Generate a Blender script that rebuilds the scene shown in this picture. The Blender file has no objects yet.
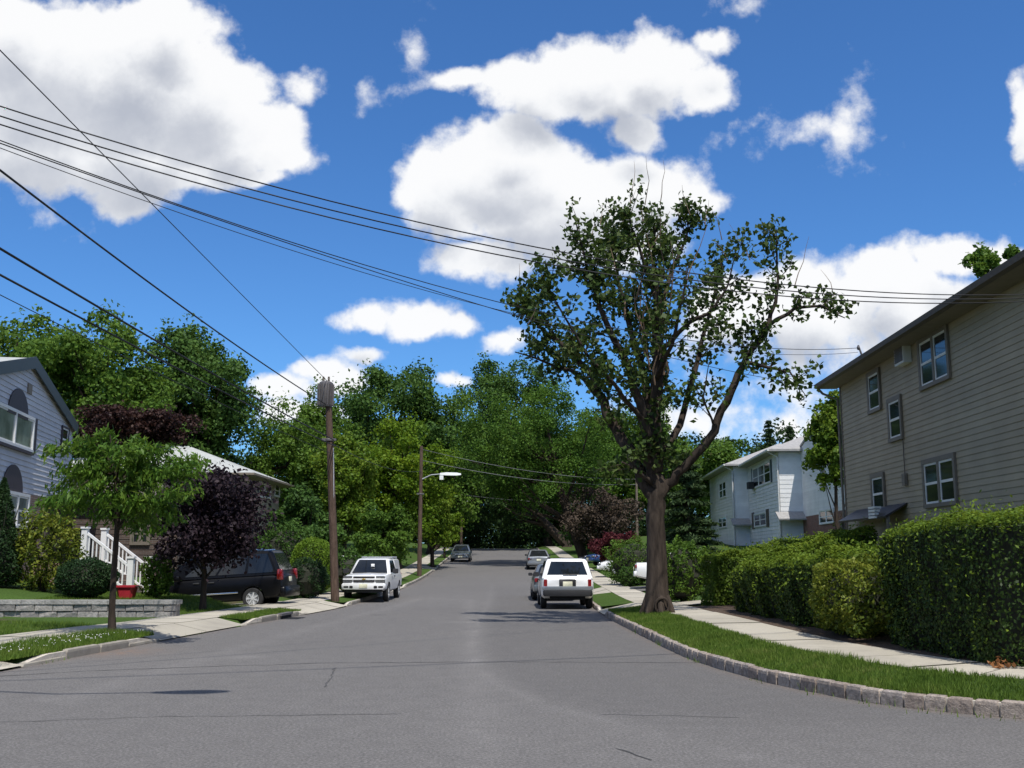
import bpy, math, random
import numpy as np
from mathutils import Vector, Matrix

sc = bpy.context.scene
COL = sc.collection
RAD = math.radians
F, PITCH, EYE = 1030.0, math.atan(172/1030.0), 1.65
CP, SP = math.cos(PITCH), math.sin(PITCH)

def at(px, py, Y):
    """world point at distance Y down the street seen in direction (px, py)"""
    x = (px-512)/F; u = (384-py)/F
    ry = CP-u*SP; t = Y/ry
    return Vector((x*t, Y, EYE+(SP+u*CP)*t))

def on_plane(px, py, P0, n):
    x = (px-512)/F; u = (384-py)/F
    r = Vector((x, CP-u*SP, SP+u*CP)); c = Vector((0, 0, EYE))
    return c+r*((Vector(P0)-c).dot(n)/r.dot(n))

def sm(a, b, x):
    t = np.clip((x-a)/(b-a), 0, 1)
    return t*t*(3-2*t)

# ---------------------------------------------------------------- terrain
_ry = np.array([-200, 0, 20, 30, 38, 46, 60, 79, 98, 115, 128, 145, 200, 3000], float)
_rz = np.array([0, 0, 0, -.06, -.13, -.08, .16, .72, 1.40, 2.12, 2.50, 2.62, 2.3, 0], float)
def _pchip():
    h = np.diff(_ry); d = np.diff(_rz)/h; m = np.zeros(len(_ry))
    for i in range(1, len(_ry)-1):
        if d[i-1]*d[i] > 0:
            w1 = 2*h[i]+h[i-1]; w2 = h[i]+2*h[i-1]
            m[i] = (w1+w2)/(w1/d[i-1]+w2/d[i])
    return m
_rm = _pchip()
def R(Y):
    Y = np.clip(np.asarray(Y, float), -199, 2999)
    i = np.clip(np.searchsorted(_ry, Y)-1, 0, len(_ry)-2)
    h = _ry[i+1]-_ry[i]; t = (Y-_ry[i])/h
    return ((2*t**3-3*t**2+1)*_rz[i]+(t**3-2*t**2+t)*h*_rm[i]+(-2*t**3+3*t**2)*_rz[i+1]+(t**3-t**2)*h*_rm[i+1])

def resample(pts, step):
    p = np.array(pts, float)
    # smooth by chaikin
    for _ in range(3):
        q = np.empty((2*len(p)-2, 2)); q[0::2] = .75*p[:-1]+.25*p[1:]; q[1::2] = .25*p[:-1]+.75*p[1:]
        p = np.vstack([p[:1], q, p[-1:]])
    s = np.concatenate([[0], np.cumsum(np.hypot(*np.diff(p, axis=0).T))])
    n = int(s[-1]/step)
    t = np.linspace(0, s[-1], n+1)
    return np.stack([np.interp(t, s, p[:, 0]), np.interp(t, s, p[:, 1])], 1)

KL_PTS = [(-9.0, -30), (-8.6, 2), (-7.9, 10), (-7.35, 16), (-6.9, 20.5), (-6.5, 26), (-6.05, 32), (-5.85, 40), (-5.5, 55), (-5.45, 66), (-5.7, 82), (-5.95, 98), (-6.1, 128), (-7, 160), (-12, 220)]
KR_PTS = [(60, 7.6), (20, 8.3), (12, 8.9), (8, 9.65), (6.4, 10.25), (5.37, 10.8), (4.41, 11.65), (4.07, 12.1), (3.79, 12.8), (3.48, 13.6), (3.25, 14.6), (3.0, 16.1), (2.84, 17.6), (2.76, 20.2), (2.70, 24), (2.65, 28), (2.75, 34), (2.95, 42), (3.1, 60), (3.15, 80), (3.0, 128), (2.5, 160), (-3, 220)]
KL = resample(KL_PTS, .25); KR = resample(KR_PTS, .25)
def kl(Y): return np.interp(Y, KL[:, 1], KL[:, 0])
_o = np.argsort(KR[:, 1]); _kry, _krx = KR[_o, 1], KR[_o, 0]
def kr(Y): return np.interp(Y, _kry, _krx)

def normals(P, side):
    t = np.gradient(P, axis=0); t /= np.hypot(t[:, 0], t[:, 1])[:, None]
    return np.stack([t[:, 1], -t[:, 0]], 1)*side
NR = normals(KR, 1)      # away from the road on the right
NL = normals(KL, -1)
if NR[len(NR)//2, 0] < 0: NR = -NR
if NL[len(NL)//2, 0] > 0: NL = -NL

def dist_right(x, Y):
    """signed distance beyond the right kerb (positive = yard side)"""
    x = np.asarray(x, float); Y = np.asarray(Y, float)
    sh = x.shape; q = np.stack([x.ravel(), Y.ravel()], 1)
    P = KR[::2]; A_, B_ = P[:-1], P[1:]; AB = B_-A_; L2 = (AB**2).sum(1); out = np.empty(len(q))
    for a in range(0, len(q), 4000):
        e = q[a:a+4000, None, :]-A_[None]
        t = np.clip((e*AB[None]).sum(2)/L2, 0, 1)
        out[a:a+4000] = np.sqrt(((e-t[..., None]*AB[None])**2).sum(2).min(1))
    sgn = np.where(q[:, 0] > kr(q[:, 1]), 1, -1)
    sgn = np.where(q[:, 1] < 7.7, -1, sgn)
    return (out*sgn).reshape(sh)

def hR(d, Y):
    d = np.maximum(d, 0)
    low = np.zeros(np.shape(Y))
    for a0, a1 in ((30.5, 33.7), (43.4, 48.6), (65.9, 70.1)):
        low = np.where((Y > a0) & (Y < a1), np.minimum(0, .19*d-.01-(.15+.13*sm(.1, 1.2, d))), low)
    return np.where(d < 1.3, low, 0)+.15+.13*sm(.1, 1.2, d)+.06*sm(2.4, 3.4, d)+.7*sm(3.6, 9, d)+.6*sm(45, 75, Y)*sm(6, 15, d)
def hL(x, Y, d):
    d = np.maximum(d, 0)
    base = .14+.07*sm(.1, .8, d)
    for a0, a1 in ((4, 16.1), (20.5, 26.0), (31.1, 37.7), (49.9, 54.1), (74.9, 80.1)):
        base = np.where((Y > a0) & (Y < a1) & (d < 1.1), np.minimum(base, .02+.12*d-.03), base)
    yard = sm(2.4, 3.6, d)*.33+.45*sm(4, 9, d)
    a = sm(26.15, 26.3, Y)*(1-sm(32.3, 33.3, Y)) + sm(37.9, 39.2, Y)
    drive = -(.02*d+.35*sm(2.5, 8, d))*sm(32.3, 33.3, Y)*(1-sm(37.9, 39.2, Y))
    return base+yard*a+drive
def T(x, Y):
    x = np.asarray(x, float); Y = np.asarray(Y, float)
    dl = kl(Y)-x; dr = dist_right(x, Y)
    h = np.full(x.shape, -.16)
    h = np.where(dl > .14, hL(x, Y, dl), h)
    h = np.where(dr > .14, hR(dr, Y), h)
    return R(Y)+h
def Tz(x, Y): return float(T(np.array([x]), np.array([Y]))[0])

# ---------------------------------------------------------------- mesh builder
class MB:
    def __init__(s): s.v = []; s.f = []; s.m = []
    def add(s, vs, fs, mi=0):
        b = len(s.v); s.v += [tuple(v) for v in vs]
        s.f += [tuple(b+i for i in f) for f in fs]; s.m += [mi]*len(fs)
    def box(s, lo, hi, mi=0, bev=0.0):
        x0, y0, z0 = lo; x1, y1, z1 = hi
        s.hexa([(x0, y0, z0), (x1, y0, z0), (x1, y1, z0), (x0, y1, z0), (x0, y0, z1), (x1, y0, z1), (x1, y1, z1), (x0, y1, z1)], mi)
    def hexa(s, p, mi=0):
        s.add(p, [(3, 2, 1, 0), (4, 5, 6, 7), (0, 1, 5, 4), (1, 2, 6, 5), (2, 3, 7, 6), (3, 0, 4, 7)], mi)
    def obox(s, c, ax, ay, az, mi=0):
        """box from centre and three half-axis vectors"""
        c = Vector(c); ax = Vector(ax); ay = Vector(ay); az = Vector(az)
        s.hexa([c-ax-ay-az, c+ax-ay-az, c+ax+ay-az, c-ax+ay-az, c-ax-ay+az, c+ax-ay+az, c+ax+ay+az, c-ax+ay+az], mi)
    def tube(s, pts, rad, n=8, mi=0, cap=True):
        pts = [Vector(p) for p in pts]
        if not hasattr(rad, '__len__'): rad = [rad]*len(pts)
        ref = None; rings = []
        for i, p in enumerate(pts):
            t = (pts[min(i+1, len(pts)-1)]-pts[max(i-1, 0)])
            if t.length < 1e-9: t = Vector((0, 0, 1))
            t.normalize()
            if ref is None: ref = t.orthogonal().normalized()
            ref = (ref-t*ref.dot(t))
            if ref.length < 1e-6: ref = t.orthogonal()
            ref.normalize(); b = t.cross(ref)
            rings.append([p+(ref*math.cos(2*math.pi*k/n)+b*math.sin(2*math.pi*k/n))*rad[i] for k in range(n)])
        vs = [v for r in rings for v in r]; fs = []
        for i in range(len(pts)-1):
            for k in range(n):
                a = i*n+k; b2 = i*n+(k+1) % n
                fs.append((a, b2, b2+n, a+n))
        if cap:
            fs.append(tuple(range(n-1, -1, -1))); fs.append(tuple((len(pts)-1)*n+k for k in range(n)))
        s.add(vs, fs, mi)
    def loft(s, rings, mi=0, cap=True):
        n = len(rings[0]); vs = [v for r in rings for v in r]; fs = []
        for i in range(len(rings)-1):
            for k in range(n):
                a = i*n+k; b = i*n+(k+1) % n
                fs.append((a, b, b+n, a+n))
        if cap:
            fs.append(tuple(range(n-1, -1, -1))); fs.append(tuple((len(rings)-1)*n+k for k in range(n)))
        s.add(vs, fs, mi)
    def prism(s, poly, off, mi=0):
        """poly: 3D outline, extruded by vector off"""
        n = len(poly); off = Vector(off)
        vs = [Vector(p) for p in poly]+[Vector(p)+off for p in poly]
        fs = [tuple(range(n-1, -1, -1)), tuple(range(n, 2*n))]+[(i, (i+1) % n, (i+1) % n+n, i+n) for i in range(n)]
        s.add(vs, fs, mi)
    def lathe(s, prof, axis='z', n=20, c=(0, 0, 0), mi=0):
        """prof: (radius, along) pairs"""
        rings = []
        for r, a in prof:
            ring = []
            for k in range(n):
                t = 2*math.pi*k/n
                p = (r*math.cos(t), r*math.sin(t), a) if axis == 'z' else ((r*math.cos(t), a, r*math.sin(t)) if axis == 'y' else (a, r*math.cos(t), r*math.sin(t)))
                ring.append((p[0]+c[0], p[1]+c[1], p[2]+c[2]))
            rings.append(ring)
        s.loft(rings, mi)
    def mesh(s, name, mats, origin=None, smooth=False):
        me = bpy.data.meshes.new(name)
        v = s.v
        if origin is not None: v = [(a[0]-origin[0], a[1]-origin[1], a[2]-origin[2]) for a in v]
        me.from_pydata(v, [], s.f)
        for m in (mats if isinstance(mats, (list, tuple)) else [mats]): me.materials.append(m)
        if any(s.m): me.polygons.foreach_set('material_index', s.m)
        if smooth: shade(me, smooth if smooth is not True else 40)
        me.update()
        return me
    def build(s, name, mats, parent=None, origin=None, smooth=False):
        o = bpy.data.objects.new(name, s.mesh(name, mats, origin, smooth))
        COL.objects.link(o)
        if parent is not None: o.parent = parent
        return o

def shade(me, deg):
    import bmesh
    bm = bmesh.new(); bm.from_mesh(me)
    bmesh.ops.recalc_face_normals(bm, faces=bm.faces)
    for f in bm.faces: f.smooth = True
    c = RAD(deg)
    for e in bm.edges:
        if len(e.link_faces) == 2 and e.calc_face_angle(0) > c: e.smooth = False
    bm.to_mesh(me); bm.free()

def np_mesh(name, V, Fq, mats, parent=None, origin=None, smooth=False, mi=None):
    """fast mesh from arrays; Fq (N,k) faces of one size"""
    V = np.asarray(V, np.float32)
    if origin is not None: V = V-np.array(origin, np.float32)
    Fq = np.asarray(Fq, np.int32); k = Fq.shape[1]
    me = bpy.data.meshes.new(name)
    me.vertices.add(len(V)); me.vertices.foreach_set('co', V.ravel())
    me.loops.add(Fq.size); me.loops.foreach_set('vertex_index', Fq.ravel())
    me.polygons.add(len(Fq)); me.polygons.foreach_set('loop_start', np.arange(0, Fq.size, k, dtype=np.int32))
    me.polygons.foreach_set('loop_total', np.full(len(Fq), k, np.int32))
    if mi is not None: me.polygons.foreach_set('material_index', np.asarray(mi, np.int32))
    if smooth: me.polygons.foreach_set('use_smooth', np.ones(len(Fq), bool))
    for m in (mats if isinstance(mats, (list, tuple)) else [mats]): me.materials.append(m)
    me.update(calc_edges=True)
    o = bpy.data.objects.new(name, me); COL.objects.link(o)
    if parent is not None: o.parent = parent
    return o

def thing(name, label, cat, loc=(0, 0, 0), rz=0.0, group=None, pitch=0.0):
    o = bpy.data.objects.new(name, None); COL.objects.link(o)
    o.empty_display_size = .3
    o.location = loc; o.rotation_euler = (0, pitch, rz)
    o['label'] = label; o['category'] = cat
    if group: o['group'] = group
    return o
def tag(o, label=None, cat=None, group=None, kind=None):
    if label: o['label'] = label
    if cat: o['category'] = cat
    if group: o['group'] = group
    if kind: o['kind'] = kind
    return o
def struct(o, label=None):
    o['kind'] = 'structure'
    if label: o['label'] = label
    return o

# ---------------------------------------------------------------- materials
def new_mat(name):
    m = bpy.data.materials.new(name); m.use_nodes = True
    nt = m.node_tree; b = nt.nodes['Principled BSDF']
    return m, nt, b
def N(nt, t, **kw):
    n = nt.nodes.new(t)
    for k, v in kw.items(): setattr(n, k, v)
    return n
def mixc(nt, fac, a, b, blend='MIX'):
    n = N(nt, 'ShaderNodeMix', data_type='RGBA', blend_type=blend)
    for i, v in ((0, fac), (6, a), (7, b)):
        if hasattr(v, 'links'): nt.links.new(v, n.inputs[i])
        elif v is not None: n.inputs[i].default_value = v if i == 0 else (*v[:3], 1)
    return n.outputs[2]
def noise(nt, scale, detail=4, rough=.55, vec=None, coord='Object'):
    if vec is None:
        tc = N(nt, 'ShaderNodeTexCoord'); vec = tc.outputs[coord]
    n = N(nt, 'ShaderNodeTexNoise'); n.inputs['Scale'].default_value = scale
    n.inputs['Detail'].default_value = detail; n.inputs['Roughness'].default_value = rough
    nt.links.new(vec, n.inputs['Vector'])
    return n.outputs['Fac']
def ramp(nt, fac, stops):
    r = N(nt, 'ShaderNodeValToRGB'); nt.links.new(fac, r.inputs[0])
    e = r.color_ramp.elements
    while len(e) < len(stops): e.new(.5)
    for el, (p, c) in zip(e, stops):
        el.position = p; el.color = (*c[:3], 1) if hasattr(c, '__len__') else (c, c, c, 1)
    return r.outputs[0]
def bump(nt, b, h, strength=.3, dist=.02):
    n = N(nt, 'ShaderNodeBump'); n.inputs['Strength'].default_value = strength
    n.inputs['Distance'].default_value = dist
    nt.links.new(h, n.inputs['Height']); nt.links.new(n.outputs[0], b.inputs['Normal'])

def plain(name, col, rough=.6, metal=0.0, var=.12, scale=6.0, coat=0.0, spec=.5, bmp=0.0):
    m, nt, b = new_mat(name)
    b.inputs['Roughness'].default_value = rough; b.inputs['Metallic'].default_value = metal
    b.inputs['Specular IOR Level'].default_value = spec
    if coat: b.inputs['Coat Weight'].default_value = coat; b.inputs['Coat Roughness'].default_value = .04
    f = noise(nt, scale, 5, .6)
    lo = [c*(1-var) for c in col]; hi = [min(1, c*(1+var)) for c in col]
    nt.links.new(ramp(nt, f, [(.3, lo), (.7, hi)]), b.inputs['Base Color'])
    if bmp: bump(nt, b, noise(nt, scale*6, 4), bmp)
    return m

def leaf_mat(name, cols, trans=.35, rough=.6, nscale=.8, spec=.16):
    """foliage: colour differs leaf by leaf, and drifts from bough to bough"""
    m, nt, b = new_mat(name)
    g = N(nt, 'ShaderNodeNewGeometry')
    f = noise(nt, nscale, 2, .5)
    mth = N(nt, 'ShaderNodeMath', operation='MULTIPLY_ADD')
    nt.links.new(g.outputs['Random Per Island'], mth.inputs[0]); mth.inputs[1].default_value = .55
    sub = N(nt, 'ShaderNodeMath', operation='MULTIPLY_ADD'); nt.links.new(f, sub.inputs[0]); sub.inputs[1].default_value = 1.1; sub.inputs[2].default_value = -.33
    nt.links.new(sub.outputs[0], mth.inputs[2])
    n = len(cols)
    c = ramp(nt, mth.outputs[0], [(i/(n-1), cols[i]) for i in range(n)])
    nt.links.new(c, b.inputs['Base Color'])
    b.inputs['Roughness'].default_value = rough; b.inputs['Specular IOR Level'].default_value = spec
    tr = N(nt, 'ShaderNodeBsdfTranslucent')
    hs = N(nt, 'ShaderNodeHueSaturation'); hs.inputs['Hue'].default_value = .485; hs.inputs['Value'].default_value = 1.25
    nt.links.new(c, hs.inputs['Color']); nt.links.new(hs.outputs[0], tr.inputs['Color'])
    mx = N(nt, 'ShaderNodeMixShader'); mx.inputs[0].default_value = trans
    nt.links.new(b.outputs[0], mx.inputs[1]); nt.links.new(tr.outputs[0], mx.inputs[2])
    nt.links.new(mx.outputs[0], nt.nodes['Material Output'].inputs['Surface'])
    return m

def bark_mat(name, a, b_, scale=9):
    m, nt, b = new_mat(name)
    tc = N(nt, 'ShaderNodeTexCoord'); mp = N(nt, 'ShaderNodeMapping'); mp.inputs['Scale'].default_value = (1, 1, .18)
    nt.links.new(tc.outputs['Object'], mp.inputs[0])
    f = noise(nt, scale, 6, .65, mp.outputs[0])
    nt.links.new(ramp(nt, f, [(.3, a), (.68, b_)]), b.inputs['Base Color'])
    b.inputs['Roughness'].default_value = .9; b.inputs['Specular IOR Level'].default_value = .15
    bump(nt, b, f, .8, .05)
    return m

def brick_mat(name, c1, c2, mortar, scale=1.0, bw=.22, bh=.075):
    m, nt, b = new_mat(name)
    tc = N(nt, 'ShaderNodeTexCoord'); sx = N(nt, 'ShaderNodeSeparateXYZ'); nt.links.new(tc.outputs['Object'], sx.inputs[0])
    ad = N(nt, 'ShaderNodeMath', operation='ADD'); nt.links.new(sx.outputs[0], ad.inputs[0]); nt.links.new(sx.outputs[1], ad.inputs[1])
    cb = N(nt, 'ShaderNodeCombineXYZ'); nt.links.new(ad.outputs[0], cb.inputs[0]); nt.links.new(sx.outputs[2], cb.inputs[1])
    br = N(nt, 'ShaderNodeTexBrick'); nt.links.new(cb.outputs[0], br.inputs['Vector'])
    br.inputs['Scale'].default_value = 1; br.inputs['Brick Width'].default_value = bw; br.inputs['Row Height'].default_value = bh
    br.inputs['Mortar Size'].default_value = .008; br.inputs['Color1'].default_value = (*c1, 1); br.inputs['Color2'].default_value = (*c2, 1); br.inputs['Mortar'].default_value = (*mortar, 1)
    f = noise(nt, 3, 5)
    c = mixc(nt, .5, br.outputs['Color'], ramp(nt, f, [(.3, .55), (.7, 1.2)]), 'MULTIPLY')
    nt.links.new(c, b.inputs['Base Color']); b.inputs['Roughness'].default_value = .9
    return m

M = {}
def asphalt():
    m, nt, b = new_mat('asphalt')
    fine = noise(nt, 34, 6, .85); mid = noise(nt, 3.5, 8, .72); big = noise(nt, .16, 3, .5)
    base = ramp(nt, fine, [(.36, (.062, .059, .056)), (.5, (.128, .121, .115)), (.64, (.225, .214, .204))])
    c = mixc(nt, 1, base, ramp(nt, mid, [(.25, .86), (.75, 1.12)]), 'MULTIPLY')
    c = mixc(nt, 1, c, ramp(nt, big, [(.3, .96), (.7, 1.04)]), 'MULTIPLY')
    at_ = N(nt, 'ShaderNodeAttribute', attribute_name='wear')
    w = N(nt, 'ShaderNodeMath', operation='MULTIPLY'); nt.links.new(at_.outputs['Fac'], w.inputs[0])
    nt.links.new(ramp(nt, noise(nt, 2.2, 6, .7), [(.25, .45), (.65, 1.0)]), w.inputs[1])
    c = mixc(nt, w.outputs[0], c, mixc(nt, 1, c, ramp(nt, fine, [(0, 1.75), (1, 1.65)]), 'MULTIPLY'))
    a2 = N(nt, 'ShaderNodeAttribute', attribute_name='patch')
    w2 = N(nt, 'ShaderNodeMath', operation='MULTIPLY'); nt.links.new(a2.outputs['Fac'], w2.inputs[0]); w2.inputs[1].default_value = .9
    c = mixc(nt, w2.outputs[0], c, mixc(nt, 1, c, (.87, .87, .875), 'MULTIPLY'))
    a3 = N(nt, 'ShaderNodeAttribute', attribute_name='rust')
    w3 = N(nt, 'ShaderNodeMath', operation='MULTIPLY'); nt.links.new(a3.outputs['Fac'], w3.inputs[0])
    nt.links.new(ramp(nt, noise(nt, 5, 5, .7), [(.35, 0), (.65, 1)]), w3.inputs[1])
    c = mixc(nt, w3.outputs[0], c, (.19, .13, .095))
    nt.links.new(c, b.inputs['Base Color'])
    b.inputs['Roughness'].default_value = .88; b.inputs['Specular IOR Level'].default_value = .25
    bump(nt, b, fine, .5, .006)
    return m
M['asphalt'] = asphalt()
M['tar'] = plain('tar', (.055, .053, .051), .8, var=.3, scale=20)

def concrete(name, col, stain=(.22, .2, .17), sc_=1.0):
    m, nt, b = new_mat(name)
    f = noise(nt, 60*sc_, 4, .7); g = noise(nt, 1.1*sc_, 7, .62)
    base = ramp(nt, f, [(.3, [c*.85 for c in col]), (.7, [min(1, c*1.12) for c in col])])
    geo = N(nt, 'ShaderNodeNewGeometry')
    c = mixc(nt, 1, base, ramp(nt, geo.outputs['Random Per Island'], [(0, .86), (1, 1.08)]), 'MULTIPLY')
    k = ramp(nt, g, [(.48, 0), (.75, .6)])
    c = mixc(nt, k, c, stain)
    nt.links.new(c, b.inputs['Base Color']); b.inputs['Roughness'].default_value = .9; b.inputs['Specular IOR Level'].default_value = .2
    bump(nt, b, f, .3, .004)
    return m
M['concrete'] = concrete('pavement_concrete', (.42, .385, .315))
M['curbstone'] = concrete('granite_kerb', (.30, .275, .235), (.10, .085, .07), 2.5)
def block():
    m, nt, b = new_mat('belgian_block')
    geo = N(nt, 'ShaderNodeNewGeometry')
    f = noise(nt, 14, 6, .7)
    base = ramp(nt, geo.outputs['Random Per Island'], [(0, (.27, .215, .18)), (.35, (.36, .30, .25)), (.7, (.30, .26, .235)), (1, (.44, .37, .31))])
    c = mixc(nt, 1, base, ramp(nt, f, [(.3, .45), (.7, 1.3)]), 'MULTIPLY')
    nt.links.new(c, b.inputs['Base Color']); b.inputs['Roughness'].default_value = .9
    bump(nt, b, f, .9, .04)
    return m
M['block'] = block()
M['mortar'] = plain('mortar', (.52, .47, .40), .95, var=.2, scale=9)
def ground():
    m, nt, b = new_mat('yard_ground')
    f = noise(nt, 30, 5, .7); g = noise(nt, .35, 5, .6)
    grass = ramp(nt, f, [(.3, (.035, .065, .014)), (.6, (.06, .105, .022)), (.8, (.085, .12, .035))])
    soil = ramp(nt, f, [(.3, (.05, .035, .022)), (.7, (.11, .08, .055))])
    nt.links.new(mixc(nt, ramp(nt, g, [(.55, 0), (.72, 1)]), grass, soil), b.inputs['Base Color'])
    b.inputs['Roughness'].default_value = .95; b.inputs['Specular IOR Level'].default_value = .1
    bump(nt, b, f, .8, .03)
    return m
M['ground'] = ground()
M['soil'] = plain('mulch', (.075, .048, .03), .95, var=.5, scale=25, bmp=.8)
def turf():
    m, nt, b = new_mat('turf')
    f = noise(nt, 55, 5, .75); g = noise(nt, 1.5, 5, .6)
    c = ramp(nt, f, [(.25, (.03, .055, .012)), (.5, (.06, .11, .02)), (.75, (.10, .15, .035))])
    c = mixc(nt, ramp(nt, g, [(.55, 0), (.8, .5)]), c, (.16, .14, .06))
    nt.links.new(c, b.inputs['Base Color']); b.inputs['Roughness'].default_value = .95; b.inputs['Specular IOR Level'].default_value = .1
    bump(nt, b, f, 1, .05)
    return m
M['turf'] = turf()
M['blade'] = leaf_mat('grass_blade', [(.055, .105, .014), (.09, .155, .02), (.13, .20, .032), (.21, .23, .06)], .3, .6, 2.0)
M['clover'] = plain('clover_flower', (.75, .75, .68), .8)
M['white_paint'] = plain('white_paint', (.80, .80, .78), .45, var=.04)
M['trim_white'] = plain('window_white', (.72, .72, .70), .5, var=.05)
def glass(name, col, rough=.06):
    m, nt, b = new_mat(name)
    f = noise(nt, 1.3, 3)
    nt.links.new(ramp(nt, f, [(.35, [c*.7 for c in col]), (.65, [c*1.4 for c in col])]), b.inputs['Base Color'])
    b.inputs['Roughness'].default_value = rough; b.inputs['IOR'].default_value = 1.5
    return m
M['glass'] = glass('window_glass', (.018, .022, .024))
M['glass_curtain'] = glass('curtained_glass', (.20, .235, .20), .15)
M['car_glass'] = glass('car_glass', (.012, .014, .016), .03)
M['car_glass_light'] = glass('car_glass_light', (.045, .06, .065), .03)
M['tyre'] = plain('tyre_rubber', (.018, .018, .019), .85, var=.2, scale=30)
M['alloy'] = plain('alloy', (.62, .63, .64), .35, .25, .06)
M['black_plastic'] = plain('black_plastic', (.022, .022, .024), .6, var=.15)
M['dark_void'] = plain('underbody', (.008, .008, .008), .9, var=.2)
M['chrome'] = plain('chrome', (.7, .7, .71), .15, 1.0, .04)
M['plate'] = plain('number_plate', (.72, .70, .52), .5, var=.1, scale=20)
M['red_lens'] = plain('red_lens', (.22, .010, .012), .15, var=.2, coat=.6)
M['clear_lens'] = plain('clear_lens', (.14, .145, .15), .12, .3, var=.3, scale=20, coat=.6)
M['amber'] = plain('gold_emblem', (.55, .38, .08), .3, .6)
M['blue_paint'] = plain('blue_paint', (.03, .07, .2), .3, coat=.6, var=.04)
M['car_white'] = plain('white_car_paint', (.80, .80, .79), .3, var=.03, coat=.7)
M['car_black'] = plain('black_car_paint', (.004, .004, .005), .3, var=.1, coat=.0, spec=.22)
M['car_silver'] = plain('silver_car_paint', (.30, .32, .34), .3, .5, .04, coat=.7)
M['car_grey'] = plain('grey_car_paint', (.17, .19, .2), .3, .4, .04, coat=.7)
M['car_red'] = plain('red_plastic', (.42, .03, .045), .35, var=.1)
M['wood_pole'] = bark_mat('pole_wood', (.060, .040, .030), (.135, .092, .070), 14)
M['wood_grey'] = bark_mat('weathered_pole_wood', (.10, .08, .065), (.24, .2, .16), 14)
M['steel_grey'] = plain('grey_steel', (.13, .12, .12), .6, .2, .15)
M['galv'] = plain('galvanised', (.55, .56, .57), .45, .5, .1)
M['cable'] = plain('cable', (.015, .015, .016), .7)
M['cable_grey'] = plain('cable_grey', (.22, .22, .22), .6)
M['bark'] = bark_mat('maple_bark', (.020, .015, .012), (.078, .060, .047), 8)
M['bark_dark'] = bark_mat('dark_bark', (.022, .017, .013), (.065, .048, .036), 9)
M['bark_dead'] = bark_mat('twig_bark', (.12, .08, .055), (.24, .17, .12), 12)

# foliage palettes
M['lf_maple'] = leaf_mat('street_maple_leaf', [(.0269, .0493, .0112), (.0426, .0762, .0168), (.0672, .1064, .0224), (.1232, .1456, .0560)], .28, .5, .6)
M['lf_dark'] = leaf_mat('deep_green_leaf', [(.0260, .0572, .0130), (.0442, .0962, .0182), (.0715, .1404, .0247), (.1040, .1755, .0338)], .28, .6, .35)
M['lf_woods_shade'] = leaf_mat('shaded_woods_leaf', [(.012, .028, .008), (.020, .045, .010), (.032, .066, .014), (.05, .088, .02)], .2, .65, .3)  # canopy shade of the crest hollow put into a darker leaf colour
M['lf_mid'] = leaf_mat('mid_green_leaf', [(.0400, .0850, .0125), (.0675, .1350, .0175), (.1063, .1875, .0250), (.1500, .2313, .0375)], .32, .55, .4)
M['lf_bright'] = leaf_mat('bright_green_leaf', [(.0504, .1008, .0112), (.0896, .1624, .0157), (.1456, .2184, .0224), (.2016, .2688, .0336)], .38, .5, .5)
M['lf_lime'] = leaf_mat('yellow_green_leaf', [(.055, .115, .009), (.095, .175, .012), (.15, .235, .017), (.22, .30, .025)], .4, .5, .45)
M['lf_locust'] = leaf_mat('locust_leaf', [(.0338, .0806, .0117), (.0546, .1222, .0156), (.0858, .1664, .0208), (.1170, .2015, .0286)], .35, .6, .3)
M['lf_purple'] = leaf_mat('purple_plum_leaf', [(.010, .006, .009), (.018, .011, .015), (.034, .022, .028), (.055, .038, .045)], .15, .6, .9, .15)
M['lf_maroon'] = leaf_mat('maroon_leaf', [(.03, .008, .011), (.06, .014, .018), (.10, .022, .025), (.13, .03, .03)], .3, .5, .9)
M['lf_copper'] = leaf_mat('copper_beech_leaf', [(.014, .008, .008), (.03, .015, .013), (.05, .024, .018), (.07, .04, .026)], .2, .5, .7)
M['lf_brown'] = leaf_mat('bare_twig_brown', [(.035, .028, .022), (.06, .045, .034), (.085, .062, .045), (.10, .08, .055)], .1, .8, .7)
M['lf_hedge'] = leaf_mat('hedge_leaf', [(.04, .075, .010), (.065, .115, .013), (.10, .155, .018), (.15, .20, .028)], .3, .5, 1.2)
M['lf_hedge_dark'] = leaf_mat('dark_hedge_leaf', [(.0144, .0304, .0072), (.0256, .0496, .0088), (.0416, .0736, .0120), (.0800, .1200, .0176)], .16, .5, 1.3)  # darkened palette: shade of the hedge fronts put into the colour
M['lf_sunlit_growth'] = leaf_mat('sunlit_hedge_growth', [(.0575, .1035, .0115), (.0978, .1610, .0161), (.1495, .2185, .0230), (.2070, .2760, .0345)], .35, .6, 1.5)  # hedge tops: paler fresh growth, with sunlight put into the colour
M['lf_gold'] = leaf_mat('golden_shrub_leaf', [(.045, .075, .012), (.085, .125, .016), (.18, .21, .025), (.28, .29, .05)], .3, .5, 1.5)
M['lf_yew'] = leaf_mat('yew_leaf', [(.010, .026, .010), (.017, .042, .014), (.028, .060, .018), (.04, .08, .022)], .2, .6, 1.5)
M['lf_thuja'] = leaf_mat('arborvitae_leaf', [(.0660, .1320, .0132), (.0990, .1815, .0176), (.1430, .2310, .0220), (.1870, .2750, .0330)], .3, .6, 1.5)
M['lf_spruce'] = leaf_mat('spruce_needle', [(.018, .036, .014), (.03, .056, .02), (.048, .078, .026), (.07, .10, .036)], .12, .7, .8)
M['lf_cherry'] = leaf_mat('young_street_tree_leaf', [(.0360, .0864, .0120), (.0660, .1440, .0168), (.1080, .1980, .0240), (.1800, .2520, .0420)], .35, .5, 1.2, .2)
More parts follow.
